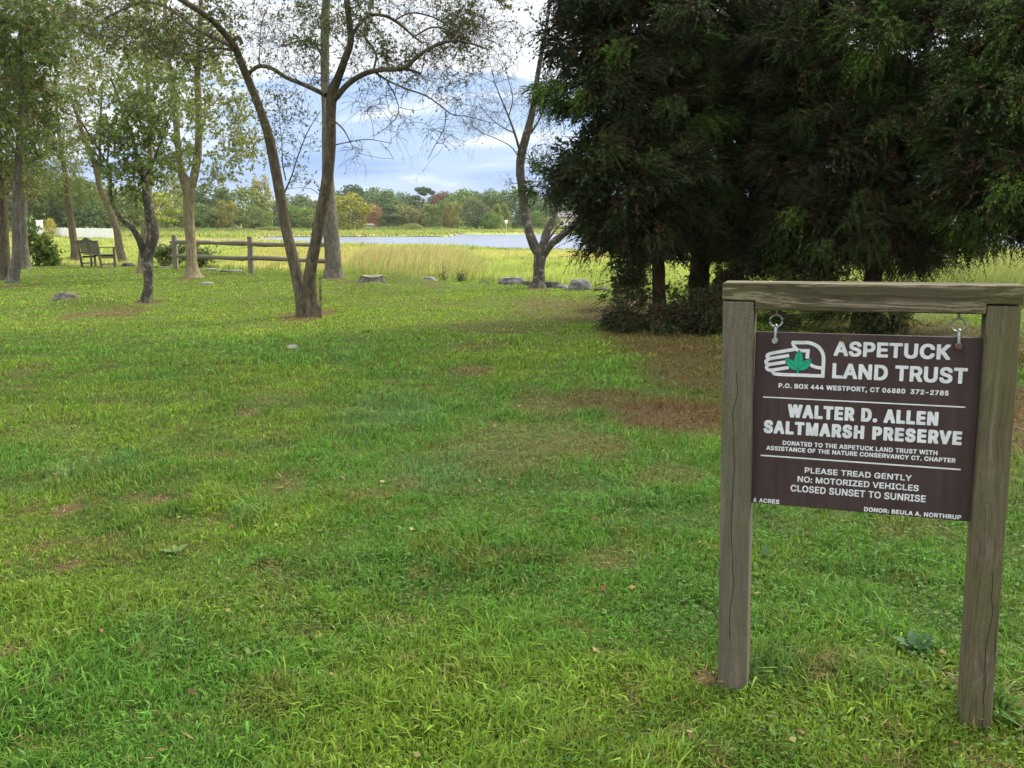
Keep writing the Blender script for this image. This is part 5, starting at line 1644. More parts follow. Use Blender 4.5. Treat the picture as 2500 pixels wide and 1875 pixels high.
def rock(px, py, wpx, hpx, label, mat=M_rock, seed=1, depth=0.8, flat=0.0, group='stones', name='rock', rot=0.0, amp=0.28, square=0.5):
    b = base_of(px, py)
    s = b[1] / F
    rx, rz = wpx * s / 2, hpx * s
    bm = bmesh.new()
    bmesh.ops.create_icosphere(bm, subdivisions=4, radius=1)
    V, q = bm_np_keep(bm)
    n = V.copy()
    V = np.sign(V) * np.abs(V) ** (1 - 0.35 * square)
    k = 1 + amp * ((fbm(n[:, 0] * 1.5 + seed * 3, n[:, 1] * 1.5 + n[:, 2] * 1.7 + seed, seed, 3) - 0.5) * 2) + 0.10 * (fbm(n[:, 0] * 5 + seed, n[:, 1] * 5 + n[:, 2] * 4, seed + 9, 3) - 0.5)
    V = V * k[:, None]
    V /= np.abs(V[:, 0]).max()
    if flat: V[:, 2] = np.minimum(V[:, 2], flat + 0.12 * (fbm(n[:, 0] * 3, n[:, 1] * 3, seed + 4, 2) - 0.5))
    V[:, 2] = V[:, 2] / V[:, 2].max()
    V = V * np.array([rx, rx * depth, rz])
    V[:, 2] = np.where(V[:, 2] < 0, V[:, 2] * 0.35, V[:, 2])
    c_, s_ = math.cos(rot), math.sin(rot)
    V = np.c_[V[:, 0] * c_ - V[:, 1] * s_, V[:, 0] * s_ + V[:, 1] * c_, V[:, 2]]
    o = link(name, poly_mesh(name, V, q, mat, True))
    o.location = (b[0], b[1] + rx * depth * 0.3, b[2] - 0.01 - 0.08 * rz)
    return tag(o, label, 'rock', group)


rock(1416, 708, 62, 31, 'largest rounded grey boulder, between the three stemmed tree and the cedars', M_rock, 2, 0.8, square=0.9)
rock(1254, 694, 66, 20, 'long grey slab of rock left of the three stemmed tree', M_rock, 5, 0.6, 0.75)
rock(1236, 692, 42, 17, 'pointed grey stone leaning on the long slab', M_rock, 8, 0.8)
rock(1290, 697, 44, 13, 'low dark stone tucked against the left foot of the three stemmed tree', M_rock_dark, 11, 0.7, 0.8)
rock(1345, 701, 56, 16, 'dark flat stone at the right foot of the three stemmed tree', M_rock_dark, 14, 0.7, 0.7)
rock(1374, 704, 36, 10, 'small flat grey stone next to the rounded boulder', M_rock, 17, 0.8, 0.8)
rock(1470, 710, 44, 11, 'low dark hump of rock right of the rounded boulder', M_rock_dark, 20, 0.7)
rock(1184, 691, 34, 7, 'small dark broken stone at the far left of the row by the pond', M_rock_dark, 23, 0.7)
rock(1044, 687, 50, 13, 'flat pale grey stone lying right of the stump', M_rock, 26, 0.7, 0.7)
rock(500, 694, 42, 6, 'flat pale stone set in the lawn before the rail fence', M_rock_pale, 29, 0.9, 0.6)
rock(512, 660, 54, 5, 'flat stone under the rail fence beside the pale forked tree', M_rock_pale, 32, 0.7, 0.6)
rock(562, 664, 56, 6, 'flat stone under the middle of the rail fence', M_rock, 35, 0.7, 0.6)
rock(405, 654, 40, 5, 'flat stone left of the first fence post', M_rock_pale, 38, 0.7, 0.6)
rock(713, 851, 32, 13, 'small pale stone alone in the open grass', M_rock_pale, 41, 0.8)
rock(158, 737, 78, 26, 'brownish grey boulder half sunk in a turfy hump on the left', plain('brown_rock', (0.10, 0.083, 0.062), 0.95, noise=0.3, nscale=7, bump=.9, col2=(0.20, 0.17, 0.13), bdist=.05), 44, 0.7, 0.8)
rock(312, 650, 34, 11, 'brown stone at the foot of the trunk right of the bench', M_rock_dark, 47, 0.8)
rock(1515, 742, 64, 5, 'dark low root-like rock at the edge of the cedar shade', M_rock_dark, 50, 0.5, 0.8)
rock(2465, 1757, 50, 10, 'reddish stone beside the foot of the right sign post', plain('red_stone', (0.25, 0.15, 0.11), 0.95, noise=0.3, nscale=30, bump=.7, col2=(0.36, 0.25, 0.19)), 53, 0.9, 0.6)


def build_stump():
    b = flat_at(905, 706); b[2] = float(terrain(b[0], b[1]))
    t = thing('tree_stump', 'cut grey tree stump on a grassy hump right of the forked tree', 'stump', b)
    n, K = 40, 10
    th = np.linspace(0, 2 * PI, n, endpoint=False)
    top = 0.18
    lob = 1 + 0.13 * np.sin(th * 3 + 1) + 0.08 * np.sin(th * 7)
    V = []
    for k in range(K):
        f = k / (K - 1)
        r_ = 0.225 * lob * (1 + 0.8 * (1 - f) ** 2 * (1 + 0.5 * np.sin(th * 5)))
        zz = -0.1 + (top + 0.1 + 0.02 * np.sin(th * 2 + .5)) * f
        V += list(np.c_[np.cos(th) * r_ * 1.05, np.sin(th) * r_ * 0.9, np.broadcast_to(zz, n)])
    V = np.array(V)
    q = Wood.faces(1, K, n).tolist()
    local('bark_side', V, q, M_bark_grey, t, True)
    rim = V[-n:].copy(); rim[:, :2] *= 0.985
    V2 = [(0, 0, top + 0.015)]
    for f in (0.35, 0.7, 1.0):
        R_ = rim.copy(); R_[:, :2] *= f; R_[:, 2] += 0.012 * rng.normal(0, 0.5, n) * (f < 1) + 0.003
        V2 += [tuple(v) for v in R_]
    q2 = [[0, 1 + i, 1 + (i + 1) % n] for i in range(n)]
    for k in range(2):
        q2 += [[1 + k * n + i, 1 + (k + 1) * n + i, 1 + (k + 1) * n + (i + 1) % n, 1 + k * n + (i + 1) % n] for i in range(n)]
    local('cut_face', V2, q2, plain('cut_wood', (0.20, 0.17, 0.13), 0.95, noise=0.35, nscale=14, bump=.6, col2=(0.34, 0.29, 0.22)), t)


build_stump()


# ------------------------------------------------------------------ bushes and weeds
def bush(name, label, cat, els, leafsize, colf, base_px, group=None, per=8, ntw=8, Rc=0.3, mat=None, hang=0.1, sub=1, up=0.2, Yadd=0.0):
    b = base_of(*base_px)
    b = np.array([b[0] * (b[1] + Yadd) / b[1], b[1] + Yadd, 0]); b[2] = float(terrain(b[0], b[1]))
    Y = b[1]
    T = Tree()
    for k in range(4):
        a = rng.uniform(0, 6.28)
        tip = b + np.array([0.12 * math.cos(a), 0.12 * math.sin(a), 0.25])
        Q = catmull([b - np.array([0, 0, .05]), (b + tip) / 2 + np.array([0, 0, .04]), tip], 8)
        T.w.add(Q, np.linspace(0.014, 0.008, 8), 6)
        T.pts.append(Q[3:]); T.rad.append(np.full(5, 0.010))
    for (px, py, rx, ry, n) in els:
        T.clumps(ell(px, py, Y, rx, ry, n, None), Rc, ntw, per, leafsize, colf, 0.003, 0.05, up, 0.008, sub=sub, hang=hang)
    return T.finish(name, label, cat, b, M_bark_brown, group=group, crown='foliage')


bush('leafy_bush', 'leafy green bush at the left between the edge trunks and the bench', 'bush', [(85, 600, 32, 34, 16), (105, 620, 32, 26, 14), (75, 575, 16, 14, 5), (125, 635, 20, 14, 6)], 0.085,
     green((0.10, 0.155, 0.022), 0.35), (95, 648))
bush('low_shrub', 'feathery green shrub behind the fence left of the first post', 'shrub', [(396, 628, 26, 20, 12), (385, 612, 16, 14, 4)], 0.075, green((0.15, 0.20, 0.05), 0.3), (398, 656), 'shrubs behind the rail fence', Rc=0.26, Yadd=1.2)
bush('low_shrub', 'feathery green shrub behind the fence at the pale forked tree', 'shrub', [(440, 620, 24, 24, 12), (490, 632, 26, 20, 12), (470, 612, 20, 14, 5)], 0.075, green((0.14, 0.19, 0.05), 0.3), (462, 657), 'shrubs behind the rail fence', Rc=0.26, Yadd=1.2)
bush('cedar_shrub', 'young feathery shrub at the left foot of the nearest-water cedar', 'shrub', [(1545, 700, 40, 32, 12), (1535, 655, 34, 34, 10), (1560, 625, 26, 24, 6)], 0.06, green((0.06, 0.10, 0.02), 0.35, 0, 0.1), (1560, 752), Rc=0.22, per=9)


def weed(px, py, hpx, label, colr, group, n=5, name='tall_weed', leaf=0.09):
    b = base_of(px, py)
    s = b[1] / F
    H = hpx * s
    t = thing(name, label, 'weed', b, group)
    W_, L_ = Wood(), Leaves()
    st = b + np.c_[rng.normal(0, 0.05, (n, 2)), np.full(n, -0.03)]
    d = np.c_[rng.normal(0, 0.16, (n, 2)), np.ones(n)]
    P = bent(st, d, H * rng.uniform(0.65, 1.05, n), 6, 0.12, 0.0)
    W_.add(P, np.linspace(0.006, 0.002, 6)[None].repeat(n, 0), 4)
    m_ = 26
    tt = np.tile(np.linspace(0.12, 1, m_), (n, 1)) * 5
    i = np.minimum(tt.astype(int), 4); u_ = (tt - i)[..., None]; bb = np.arange(n)[:, None]
    pos = (P[bb, i] * (1 - u_) + P[bb, i + 1] * u_).reshape(-1, 3)
    a = rng.uniform(0, 2 * PI, len(pos))
    ax = np.c_[np.cos(a), np.sin(a), rng.uniform(0.1, 0.9, len(pos))]
    sz = leaf * np.tile(np.linspace(1.1, 0.45, m_), n) * rng.uniform(0.7, 1.2, len(pos))
    col = np.array(colr) * rng.uniform(0.65, 1.3, (len(pos), 1))
    L_.add(pos, ax, unit(len(pos)) * 0.5 + np.array([0, 0, 1]), sz, sz * 0.32, col)
    V, Q = W_.build(); part('stem', V, Q, None, M_bark_brown, t)
    V, Q, c = L_.build(); part('foliage', V, Q, None, M_leaf, t, col=c)


weed(1085, 684, 46, 'taller dark leafy weed behind the flat stone right of the stump', (0.075, 0.12, 0.03), 'weeds at the marsh edge', 6)
weed(1126, 688, 34, 'bushier dark weed just right of the taller weed', (0.055, 0.095, 0.025), 'weeds at the marsh edge', 8)
weed(1267, 690, 34, 'thin dry brown weed among the slabs left of the three stemmed tree', (0.14, 0.12, 0.05), 'weeds at the marsh edge', 2, leaf=0.06)
weed(730, 668, 60, 'tall reed-like weed in the gap of the forked tree', (0.08, 0.12, 0.035), 'weeds at the marsh edge', 4, leaf=0.14)


def rosette(px, py, rpx, label, n, colr, seed, up=0.6):
    b = base_of(px, py)
    s = b[1] / F
    L = rpx * s
    a = np.linspace(0, 2 * PI, n, endpoint=False) + rng.normal(0, 0.3, n) + seed
    Vs, Qs, off = [], [], 0
    cols = []
    for k in range(n):
        el = up * rng.uniform(0.5, 1.2)
        ln = L * rng.uniform(0.7, 1.1); wd = ln * rng.uniform(0.36, 0.5)
        t_ = np.linspace(0, 1, 7)
        d = np.array([math.cos(a[k]), math.sin(a[k])])
        cx = t_ * ln * math.cos(el); cz = t_ * ln * math.sin(el) - 0.35 * ln * t_ ** 2 * math.sin(el) + 0.012
        wv = wd * 0.5 * np.clip(np.sin(np.pi * np.clip(t_ * 0.9 + 0.1, 0, 1)) ** 0.8, 0.04, 1)
        nrm = np.array([-d[1], d[0]])
        for sgn in (-1, 0, 1):
            Vs.append(np.c_[b[0] + d[0] * cx + nrm[0] * wv * sgn, b[1] + d[1] * cx + nrm[1] * wv * sgn, b[2] + cz + 0.18 * wv * abs(sgn)])
        for c_ in range(2):
            for i in range(6):
                Qs.append([off + c_ * 7 + i, off + c_ * 7 + i + 1, off + (c_ + 1) * 7 + i + 1, off + (c_ + 1) * 7 + i])
                cols.append(np.array(colr) * rng.uniform(0.85, 1.1))
        off += 21
    o = part('broadleaf_weed', np.concatenate(Vs), Qs, None, M_grass, col=np.array(cols), smooth=True, origin=b)
    tag(o, label, 'weed', 'broad leaved weeds in the lawn')


rosette(1868, 1372, 52, 'single broad pale weed leaf standing just right of the left sign post', 2, (0.085, 0.16, 0.05), 1.2, 1.3)
rosette(2240, 1600, 75, 'large dark broad leaved weed between the sign posts', 6, (0.06, 0.13, 0.045), 0.6, 0.9)
rosette(1880, 1535, 60, 'bluish broad leaved weed at the right side of the left sign post', 8, (0.075, 0.14, 0.075), 0.2, 0.35)
rosette(612, 1610, 40, 'pale green weed leaf in the left foreground grass', 3, (0.14, 0.21, 0.06), 2.4, 0.9)
rosette(430, 1355, 45, 'pale leafy weed in the left middle of the lawn', 5, (0.13, 0.20, 0.06), 1.7, 0.5)


# ------------------------------------------------------------------ far shore
def crown_mesh(kind, seed, n=2600):
    """a crown in a unit box: height 0..1, width -0.5..0.5"""
    r_ = np.random.default_rng(seed)
    lumps = []
    if kind == 'round':
        for _ in range(34):
            v = r_.normal(size=3); v /= np.linalg.norm(v)
            lumps.append((v * np.array([.34, .34, .30]) + [0, 0, .58], r_.uniform(.10, .19), .85))
        lumps += [(np.array([r_.uniform(-.3, .3), r_.uniform(-.3, .3), r_.uniform(.08, .3)]), r_.uniform(.10, .16), .8) for _ in range(12)]
    elif kind == 'pine':
        for k in range(26):
            z = r_.uniform(.15, .97); w = .46 * (1 - .72 * ((z - .15) / .85) ** 1.3)
            a = r_.uniform(0, 6.28)
            rr = w * r_.uniform(.35, 1)
            lumps.append((np.array([rr * math.cos(a), rr * math.sin(a), z]), r_.uniform(.10, .19), .32))
    elif kind == 'conical':
        for k in range(36):
            z = r_.uniform(.04, .97); w = .42 * (1 - z) ** .8 + .03
            a = r_.uniform(0, 6.28)
            rr = w * r_.uniform(.4, 1)
            lumps.append((np.array([rr * math.cos(a), rr * math.sin(a), z]), .07 + .10 * (1 - z), 1.1))
    elif kind == 'birch':
        for k in range(40):
            z = r_.uniform(.06, .96); w = .36 * math.sin(PI * min(1, (1 - z) * .75 + .12)) + .03
            a = r_.uniform(0, 6.28)
            rr = w * r_.uniform(.2, 1)
            lumps.append((np.array([rr * math.cos(a), rr * math.sin(a), z]), r_.uniform(.06, .11), 1.5))
    else:  # flat topped, layered
        for k in range(22):
            z = r_.choice([.42, .58, .74, .86, .93]); w = {.42: .3, .58: .42, .74: .46, .86: .34, .93: .2}[float(z)]
            a = r_.uniform(0, 6.28)
            rr = w * r_.uniform(.2, 1)
            lumps.append((np.array([rr * math.cos(a), rr * math.sin(a), z + r_.normal(0, .015)]), r_.uniform(.10, .15), .28))
    per = n // len(lumps)
    P, N_, Cc = [], [], []
    for (c, rad, fl) in lumps:
        v = r_.normal(size=(per, 3)); v /= np.linalg.norm(v, axis=1, keepdims=True)
        q = v * rad * r_.uniform(.65, 1.12, (per, 1)) * np.array([1, 1, fl])
        P.append(c + q); N_.append(v)
        Cc.append(np.tile([[1, 1, 1]], (per, 1)) * r_.uniform(.82, 1.15) * r_.uniform(.65, 1.3, (per, 1)) * (1 + r_.normal(0, .05, (per, 3))))
    P, N_, Cc = np.concatenate(P), np.concatenate(N_), np.concatenate(Cc)
    ax = r_.normal(size=P.shape)
    nor = N_ + r_.normal(0, .45, P.shape)
    ax = ax - nor * (np.sum(ax * nor, 1, keepdims=True) / np.sum(nor * nor, 1, keepdims=True))
    V, q = leaf_quads(P, ax, nor, r_.uniform(.035, .07, len(P)), r_.uniform(.03, .05, len(P)))
    V[:, 2] = np.maximum(V[:, 2], 0.0)
    return np_mesh('crown', V, q, None, M_far, Cc)


def trunk_mesh(mat, w=0.035, top=0.6, seed=0):
    W_ = Wood()
    W_.trunk(catmull([(0, 0, -.03), (.01, 0, .2), (-.01, .01, .4), (.01, 0, top)], 10), np.linspace(w, w * .4, 10), 8, .1, .4, .1, seed)
    for k in range(5):
        a = k * 1.3
        W_.add(catmull([(0, 0, top * .5), (.1 * math.cos(a), .1 * math.sin(a), top * .75), (.22 * math.cos(a), .22 * math.sin(a), top * 1.05)], 6), np.linspace(w * .4, w * .1, 6), 5)
    V, Q = W_.build()
    return np_mesh('trunk', V, Q, None, mat, smooth=True)


KINDS = {k: [crown_mesh(k, 300 + 10 * i + j, 3000) for j in range(2)] for i, k in enumerate(('round', 'pine', 'conical', 'birch', 'layered'))}
TR_DARK, TR_PALE = trunk_mesh(M_far_bark), trunk_mesh(M_far_birch, 0.022, 0.85, 3)
for me in (TR_PALE,): pass
FAR = [  # px, top py, width px, distance, kind, colour, label
    (40, 400, 170, 175, 'round', (.085, .13, .035), 'broad green tree beyond the white fence, behind the left edge trunks'),
    (130, 425, 130, 185, 'round', (.115, .15, .04), 'olive green tree beyond the white fence, left of the bench tree'),
    (205, 440, 120, 180, 'round', (.075, .12, .035), 'dark green tree beyond the white fence, behind the bench tree'),
    (265, 452, 110, 190, 'round', (.10, .145, .035), 'mid green tree beyond the end of the white fence'),
    (322, 470, 90, 200, 'round', (.13, .17, .04), 'light green tree beyond the marsh, behind the slim sunlit tan trunk'),
    (384, 478, 110, 140, 'layered', (.21, .24, .05), 'yellow green spreading tree with a pale trunk at the edge of the field'),
    (440, 482, 100, 215, 'round', (.17, .21, .045), 'yellow green tree right of the pale two stemmed trunk'),
    (518, 452, 95, 225, 'round', (.060, .10, .032), 'darkest tall tree on the left part of the far shore'),
    (486, 500, 90, 205, 'round', (.085, .135, .040), 'low deep green tree in front of the darkest tall tree'),
    (556, 500, 70, 205, 'birch', (.20, .20, .06), 'tan green birch left of the forked tree'),
    (596, 462, 110, 235, 'round', (.13, .17, .05), 'broad rounded mid green tree left of the forked tree'),
    (640, 446, 60, 240, 'birch', (.23, .22, .075), 'tallest pale feathery tree showing just left of the forked tree'),
    (622, 505, 80, 200, 'round', (.115, .16, .045), 'low mid green tree at the left end of the pond'),
    (690, 492, 70, 290, 'conical', (.07, .11, .045), 'dark pointed tree seen inside the fork of the tree'),
    (728, 480, 90, 300, 'round', (.085, .125, .045), 'rounded dark tree seen inside the fork of the tree'),
    (716, 502, 70, 225, 'round', (.10, .17, .04), 'bright green round tree low inside the fork of the tree'),
    (762, 510, 70, 220, 'round', (.13, .175, .05), 'grey green willow-like tree inside the fork of the tree'),
    (850, 474, 105, 205, 'round', (.185, .20, .04), 'golden yellow green tree right of the tall straight tree'),
    (862, 462, 100, 320, 'pine', (.055, .095, .045), 'dark pine rising behind the golden tree'),
    (925, 464, 95, 300, 'round', (.085, .14, .055), 'large rounded green tree right of the golden tree'),
    (958, 468, 80, 290, 'round', (.095, .145, .055), 'rounded green tree on the skyline above the red tree'),
    (906, 500, 50, 240, 'round', (.22, .12, .065), 'orange red tree beside the small white house'),
    (948, 505, 62, 245, 'pine', (.075, .12, .05), 'dark layered pine right of the orange red tree'),
    (985, 500, 70, 250, 'round', (.14, .15, .055), 'tree with brownish tops right of the dark layered pine'),
    (1000, 478, 60, 310, 'round', (.07, .115, .05), 'dark green rounded tree left of the tall layered pine'),
    (1034, 464, 62, 305, 'layered', (.065, .115, .055), 'tall flat topped pine standing out on the skyline'),
    (1080, 472, 70, 330, 'round', (.16, .085, .075), 'dark purple tree on the skyline'),
    (1026, 512, 52, 240, 'round', (.125, .125, .055), 'small russet green tree in front of the flat topped pine'),
    (1050, 504, 56, 235, 'birch', (.14, .19, .06), 'pale green birch with drooping leaves, left of the orange barked birch'),
    (1078, 500, 46, 250, 'conical', (.12, .18, .055), 'bright green pointed tree beside the pale birch'),
    (1112, 500, 44, 232, 'birch', (.175, .185, .06), 'yellowish birch with an orange pale trunk'),
    (1092, 506, 30, 236, 'birch', (.20, .16, .065), 'slender orange birch left of the yellowish birch'),
    (1128, 466, 75, 310, 'round', (.12, .18, .05), 'bright green rounded tree on the skyline'),
    (1106, 476, 60, 320, 'round', (.065, .11, .05), 'dark rounded tree between the purple and the bright green crowns'),
    (1164, 488, 66, 240, 'round', (.10, .125, .06), 'grey green dome shaped tree at the water'),
    (1190, 466, 80, 315, 'round', (.085, .13, .05), 'mid green tree on the skyline above the dome shaped tree'),
    (1212, 500, 40, 236, 'conical', (.17, .21, .055), 'left of two yellow green pointed trees by the white nest box'),
    (1232, 502, 40, 240, 'conical', (.16, .21, .05), 'right of two yellow green pointed trees by the white nest box'),
    (1200, 522, 46, 230, 'round', (.08, .14, .035), 'low dark green tree in front of the two pointed trees'),
    (1246, 462, 90, 310, 'round', (.09, .14, .045), 'green tree on the skyline left of the three stemmed tree'),
    (1272, 506, 44, 245, 'conical', (.06, .10, .05), 'dark blue green conifer left of the three stemmed tree'),
    (1312, 480, 90, 300, 'round', (.08, .13, .05), 'green tree behind the three stemmed tree'),
    (1316, 516, 50, 240, 'round', (.11, .17, .05), 'small light green tree between the stems of the three stemmed tree'),
    (1350, 528, 44, 232, 'round', (.13, .17, .07), 'small pale green bushy tree just right of the middle stem'),
    (1380, 490, 90, 300, 'round', (.08, .12, .05), 'green tree behind the cream house'),
    (1470, 480, 100, 300, 'round', (.08, .13, .045), 'green tree of the far shore showing between the cedar sprays'),
    (1580, 478, 110, 300, 'round', (.085, .13, .05), 'rounded tree of the far shore behind the split cedar trunk'),
    (1720, 480, 130, 300, 'round', (.08, .125, .045), 'far tree behind the second cedar trunk'),
    (1880, 476, 140, 300, 'round', (.09, .135, .05), 'far tree behind the middle of the cedars'),
    (2040, 480, 140, 300, 'round', (.08, .12, .045), 'far tree behind the cedar at the sign'),
    (2220, 476, 150, 300, 'round', (.085, .13, .05), 'far tree right of the cedar at the sign'),
    (2400, 478, 150, 300, 'round', (.08, .125, .05), 'far tree behind the right sign post'),
]


def far_trees():
    for k, (px, pt, wd, Y, kind, colr, lab) in enumerate(FAR):
        x = (px - 1250) / F * Y / math.cos(PITCH) * 1.0
        x = float(at(px, 550, Y)[0])
        zb = float(terrain(x, Y))
        zt = float(at(px, pt, Y)[2])
        H = zt - zb
        colr = (colr[0] * 1.08, colr[1], colr[2] * 0.85)
        Wm = wd * Y / F * 1.25
        t = thing('far_tree', lab, 'tree', (x, Y, zb), 'trees on the far shore')
        cr_ = link('crown', KINDS[kind][k % 2], t)
        cr_.scale = (Wm, Wm, H * 1.08)
        cr_.rotation_euler = (0, 0, k * 1.7)
        cr_.color = (*[c * 1.45 for c in colr], 1)
        pale = 'pale' in lab and 'trunk' in lab or 'birch' in lab
        tr = link('trunk', TR_PALE if pale else TR_DARK, t)
        tr.scale = (Wm * 0.8 if not pale else H * 0.8, Wm * 0.8 if not pale else H * 0.8, H)
        if kind == 'layered': tr.scale = (Wm * 1.6, Wm * 1.6, H * 1.25)
        tr.rotation_euler = (0, 0, k * 2.3)


far_trees()


def far_wood():
    """the closed wood standing behind the single trees of the far shore"""
    srcs = []
    for src in (KINDS['round'][1], KINDS['pine'][0], KINDS['round'][0], KINDS['birch'][1], KINDS['conical'][0]):
        n = len(src.vertices)
        co = np.empty(n * 3, np.float32); src.vertices.foreach_get('co', co); co = co.reshape(-1, 3)
        cl = np.empty(len(src.polygons) * 4, np.float32); src.attributes['col'].data.foreach_get('color', cl); cl = cl.reshape(-1, 4)[:, :3]
        srcs.append((co, cl))
    Vs, Cs = [], []
    for k in range(74):
        px = -700 + k * 55 + rng.uniform(-18, 18)
        co, cl = srcs[int(rng.integers(0, 5))]
        Y = rng.uniform(325, 385) if px > 640 else rng.uniform(235, 300)
        x = float(at(px, 550, Y)[0]); zb = float(terrain(x, Y)) - 1.0
        zt = float(at(1250, rng.uniform(466, 496) if px > 640 else rng.uniform(460, 496), Y)[2])
        a = rng.uniform(0, 6.28); wd = rng.uniform(70, 150) * Y / F
        c_, s_ = math.cos(a), math.sin(a)
        v = np.c_[(co[:, 0] * c_ - co[:, 1] * s_) * wd, (co[:, 0] * s_ + co[:, 1] * c_) * wd, co[:, 2] * (zt - zb) * 1.08] + np.array([x, Y, zb])
        Vs.append(v); Cs.append(cl * np.array([(.105, .16, .055), (.125, .18, .06), (.095, .145, .055), (.145, .185, .06)][k % 4]))
    V = np.concatenate(Vs)
    o = part('far_wood', V, np.arange(len(V) // 4)[:, None] * 4 + np.array([[0, 1, 2, 3]]), None, M_leaf, col=np.concatenate(Cs))
    tag(o, 'closed green wood behind the single trees of the far shore', 'wood', kind='stuff')


far_wood()


def far_bushes():
    lst = [(1000, 545, 62, 205, (.20, .22, .06), 'rounded olive shrub on the far bank below the russet tree'),
           (960, 553, 60, 222, (.14, .19, .05), 'low green shrub left of the olive shrub on the far bank'),
           (1060, 556, 60, 228, (.12, .18, .05), 'low green shrub below the pale birch'),
           (1140, 556, 70, 232, (.15, .20, .05), 'low light shrub below the grey green dome'),
           (830, 556, 60, 215, (.10, .15, .04), 'low shrub below the golden tree'),
           (660, 552, 60, 190, (.15, .18, .05), 'low yellowish shrub left of the forked tree'),
           (560, 560, 90, 190, (.17, .16, .06), 'long brownish shrub on the left bank'),
           (450, 562, 100, 185, (.19, .13, .07), 'reddish brown shrub at the left end of the bank'),
           (1290, 552, 60, 236, (.13, .18, .05), 'low shrub left of the middle stem of the three stemmed tree'),
           (1370, 553, 50, 236, (.17, .15, .08), 'brownish shrub beside the cream house'),
           (118, 532, 34, 140, (.34, .30, .06), 'yellow shrub in front of the white gate pillar')]
    for k, (px, pt, wd, Y, colr, lab) in enumerate(lst):
        x = float(at(px, 550, Y)[0]); zb = float(terrain(x, Y)); H = max(0.8, float(at(px, pt, Y)[2]) - zb)
        o = link('far_shrub', KINDS['round'][k % 2])
        o.location = (x, Y, zb - 0.12 * H)
        o.scale = (wd * Y / F * 1.15, wd * Y / F * 0.8, H * 1.12)
        o.rotation_euler = (0, 0, 0)
        o.color = (*[c * 1.3 for c in colr], 1)
        tag(o, lab, 'shrub', 'shrubs on the far bank')


far_bushes()


def build_bank():
    """low earth dike running into the pond from the left"""
    n = 60
    px = np.linspace(300, 668, n)
    V = []
    for i, p_ in enumerate(px):
        Y = 112 + 4 * math.sin(i * .2)
        x = (p_ - 1250) / F * Y
        zt = float(at(1250, 578 + 1.5 * math.sin(i * 1.1) + (5 if i == n - 1 else 0), Y)[2]) * 1.0
        zt = -0.62 + 0.12 * (vnoise(np.array(i * .7), np.array(1.0), 2) - .5)
        for dy, z in ((-2.6, -1.5), (-1.6, -0.98), (-0.6, zt), (0.8, zt), (2.0, -1.0), (3, -1.5)):
            V.append((x + 0.25 * rng.normal(), Y + dy + 0.2 * rng.normal(), z + 0.04 * rng.normal()))
    q = [[i * 6 + k, i * 6 + 6 + k, i * 6 + 7 + k, i * 6 + k + 1] for i in range(n - 1) for k in range(5)]
    q.append([(n - 1) * 6 + k for k in range(6)])
    o = link('earth_bank', poly_mesh('earth_bank', V, q, plain('bank_earth', (0.20, 0.15, 0.10), 0.95, noise=0.35, nscale=1.2, col2=(0.36, 0.28, 0.17), bump=.8, bdist=.2), False))
    tag(o, 'low brown earth bank reaching into the pond from the left', 'bank', kind='structure')


build_bank()


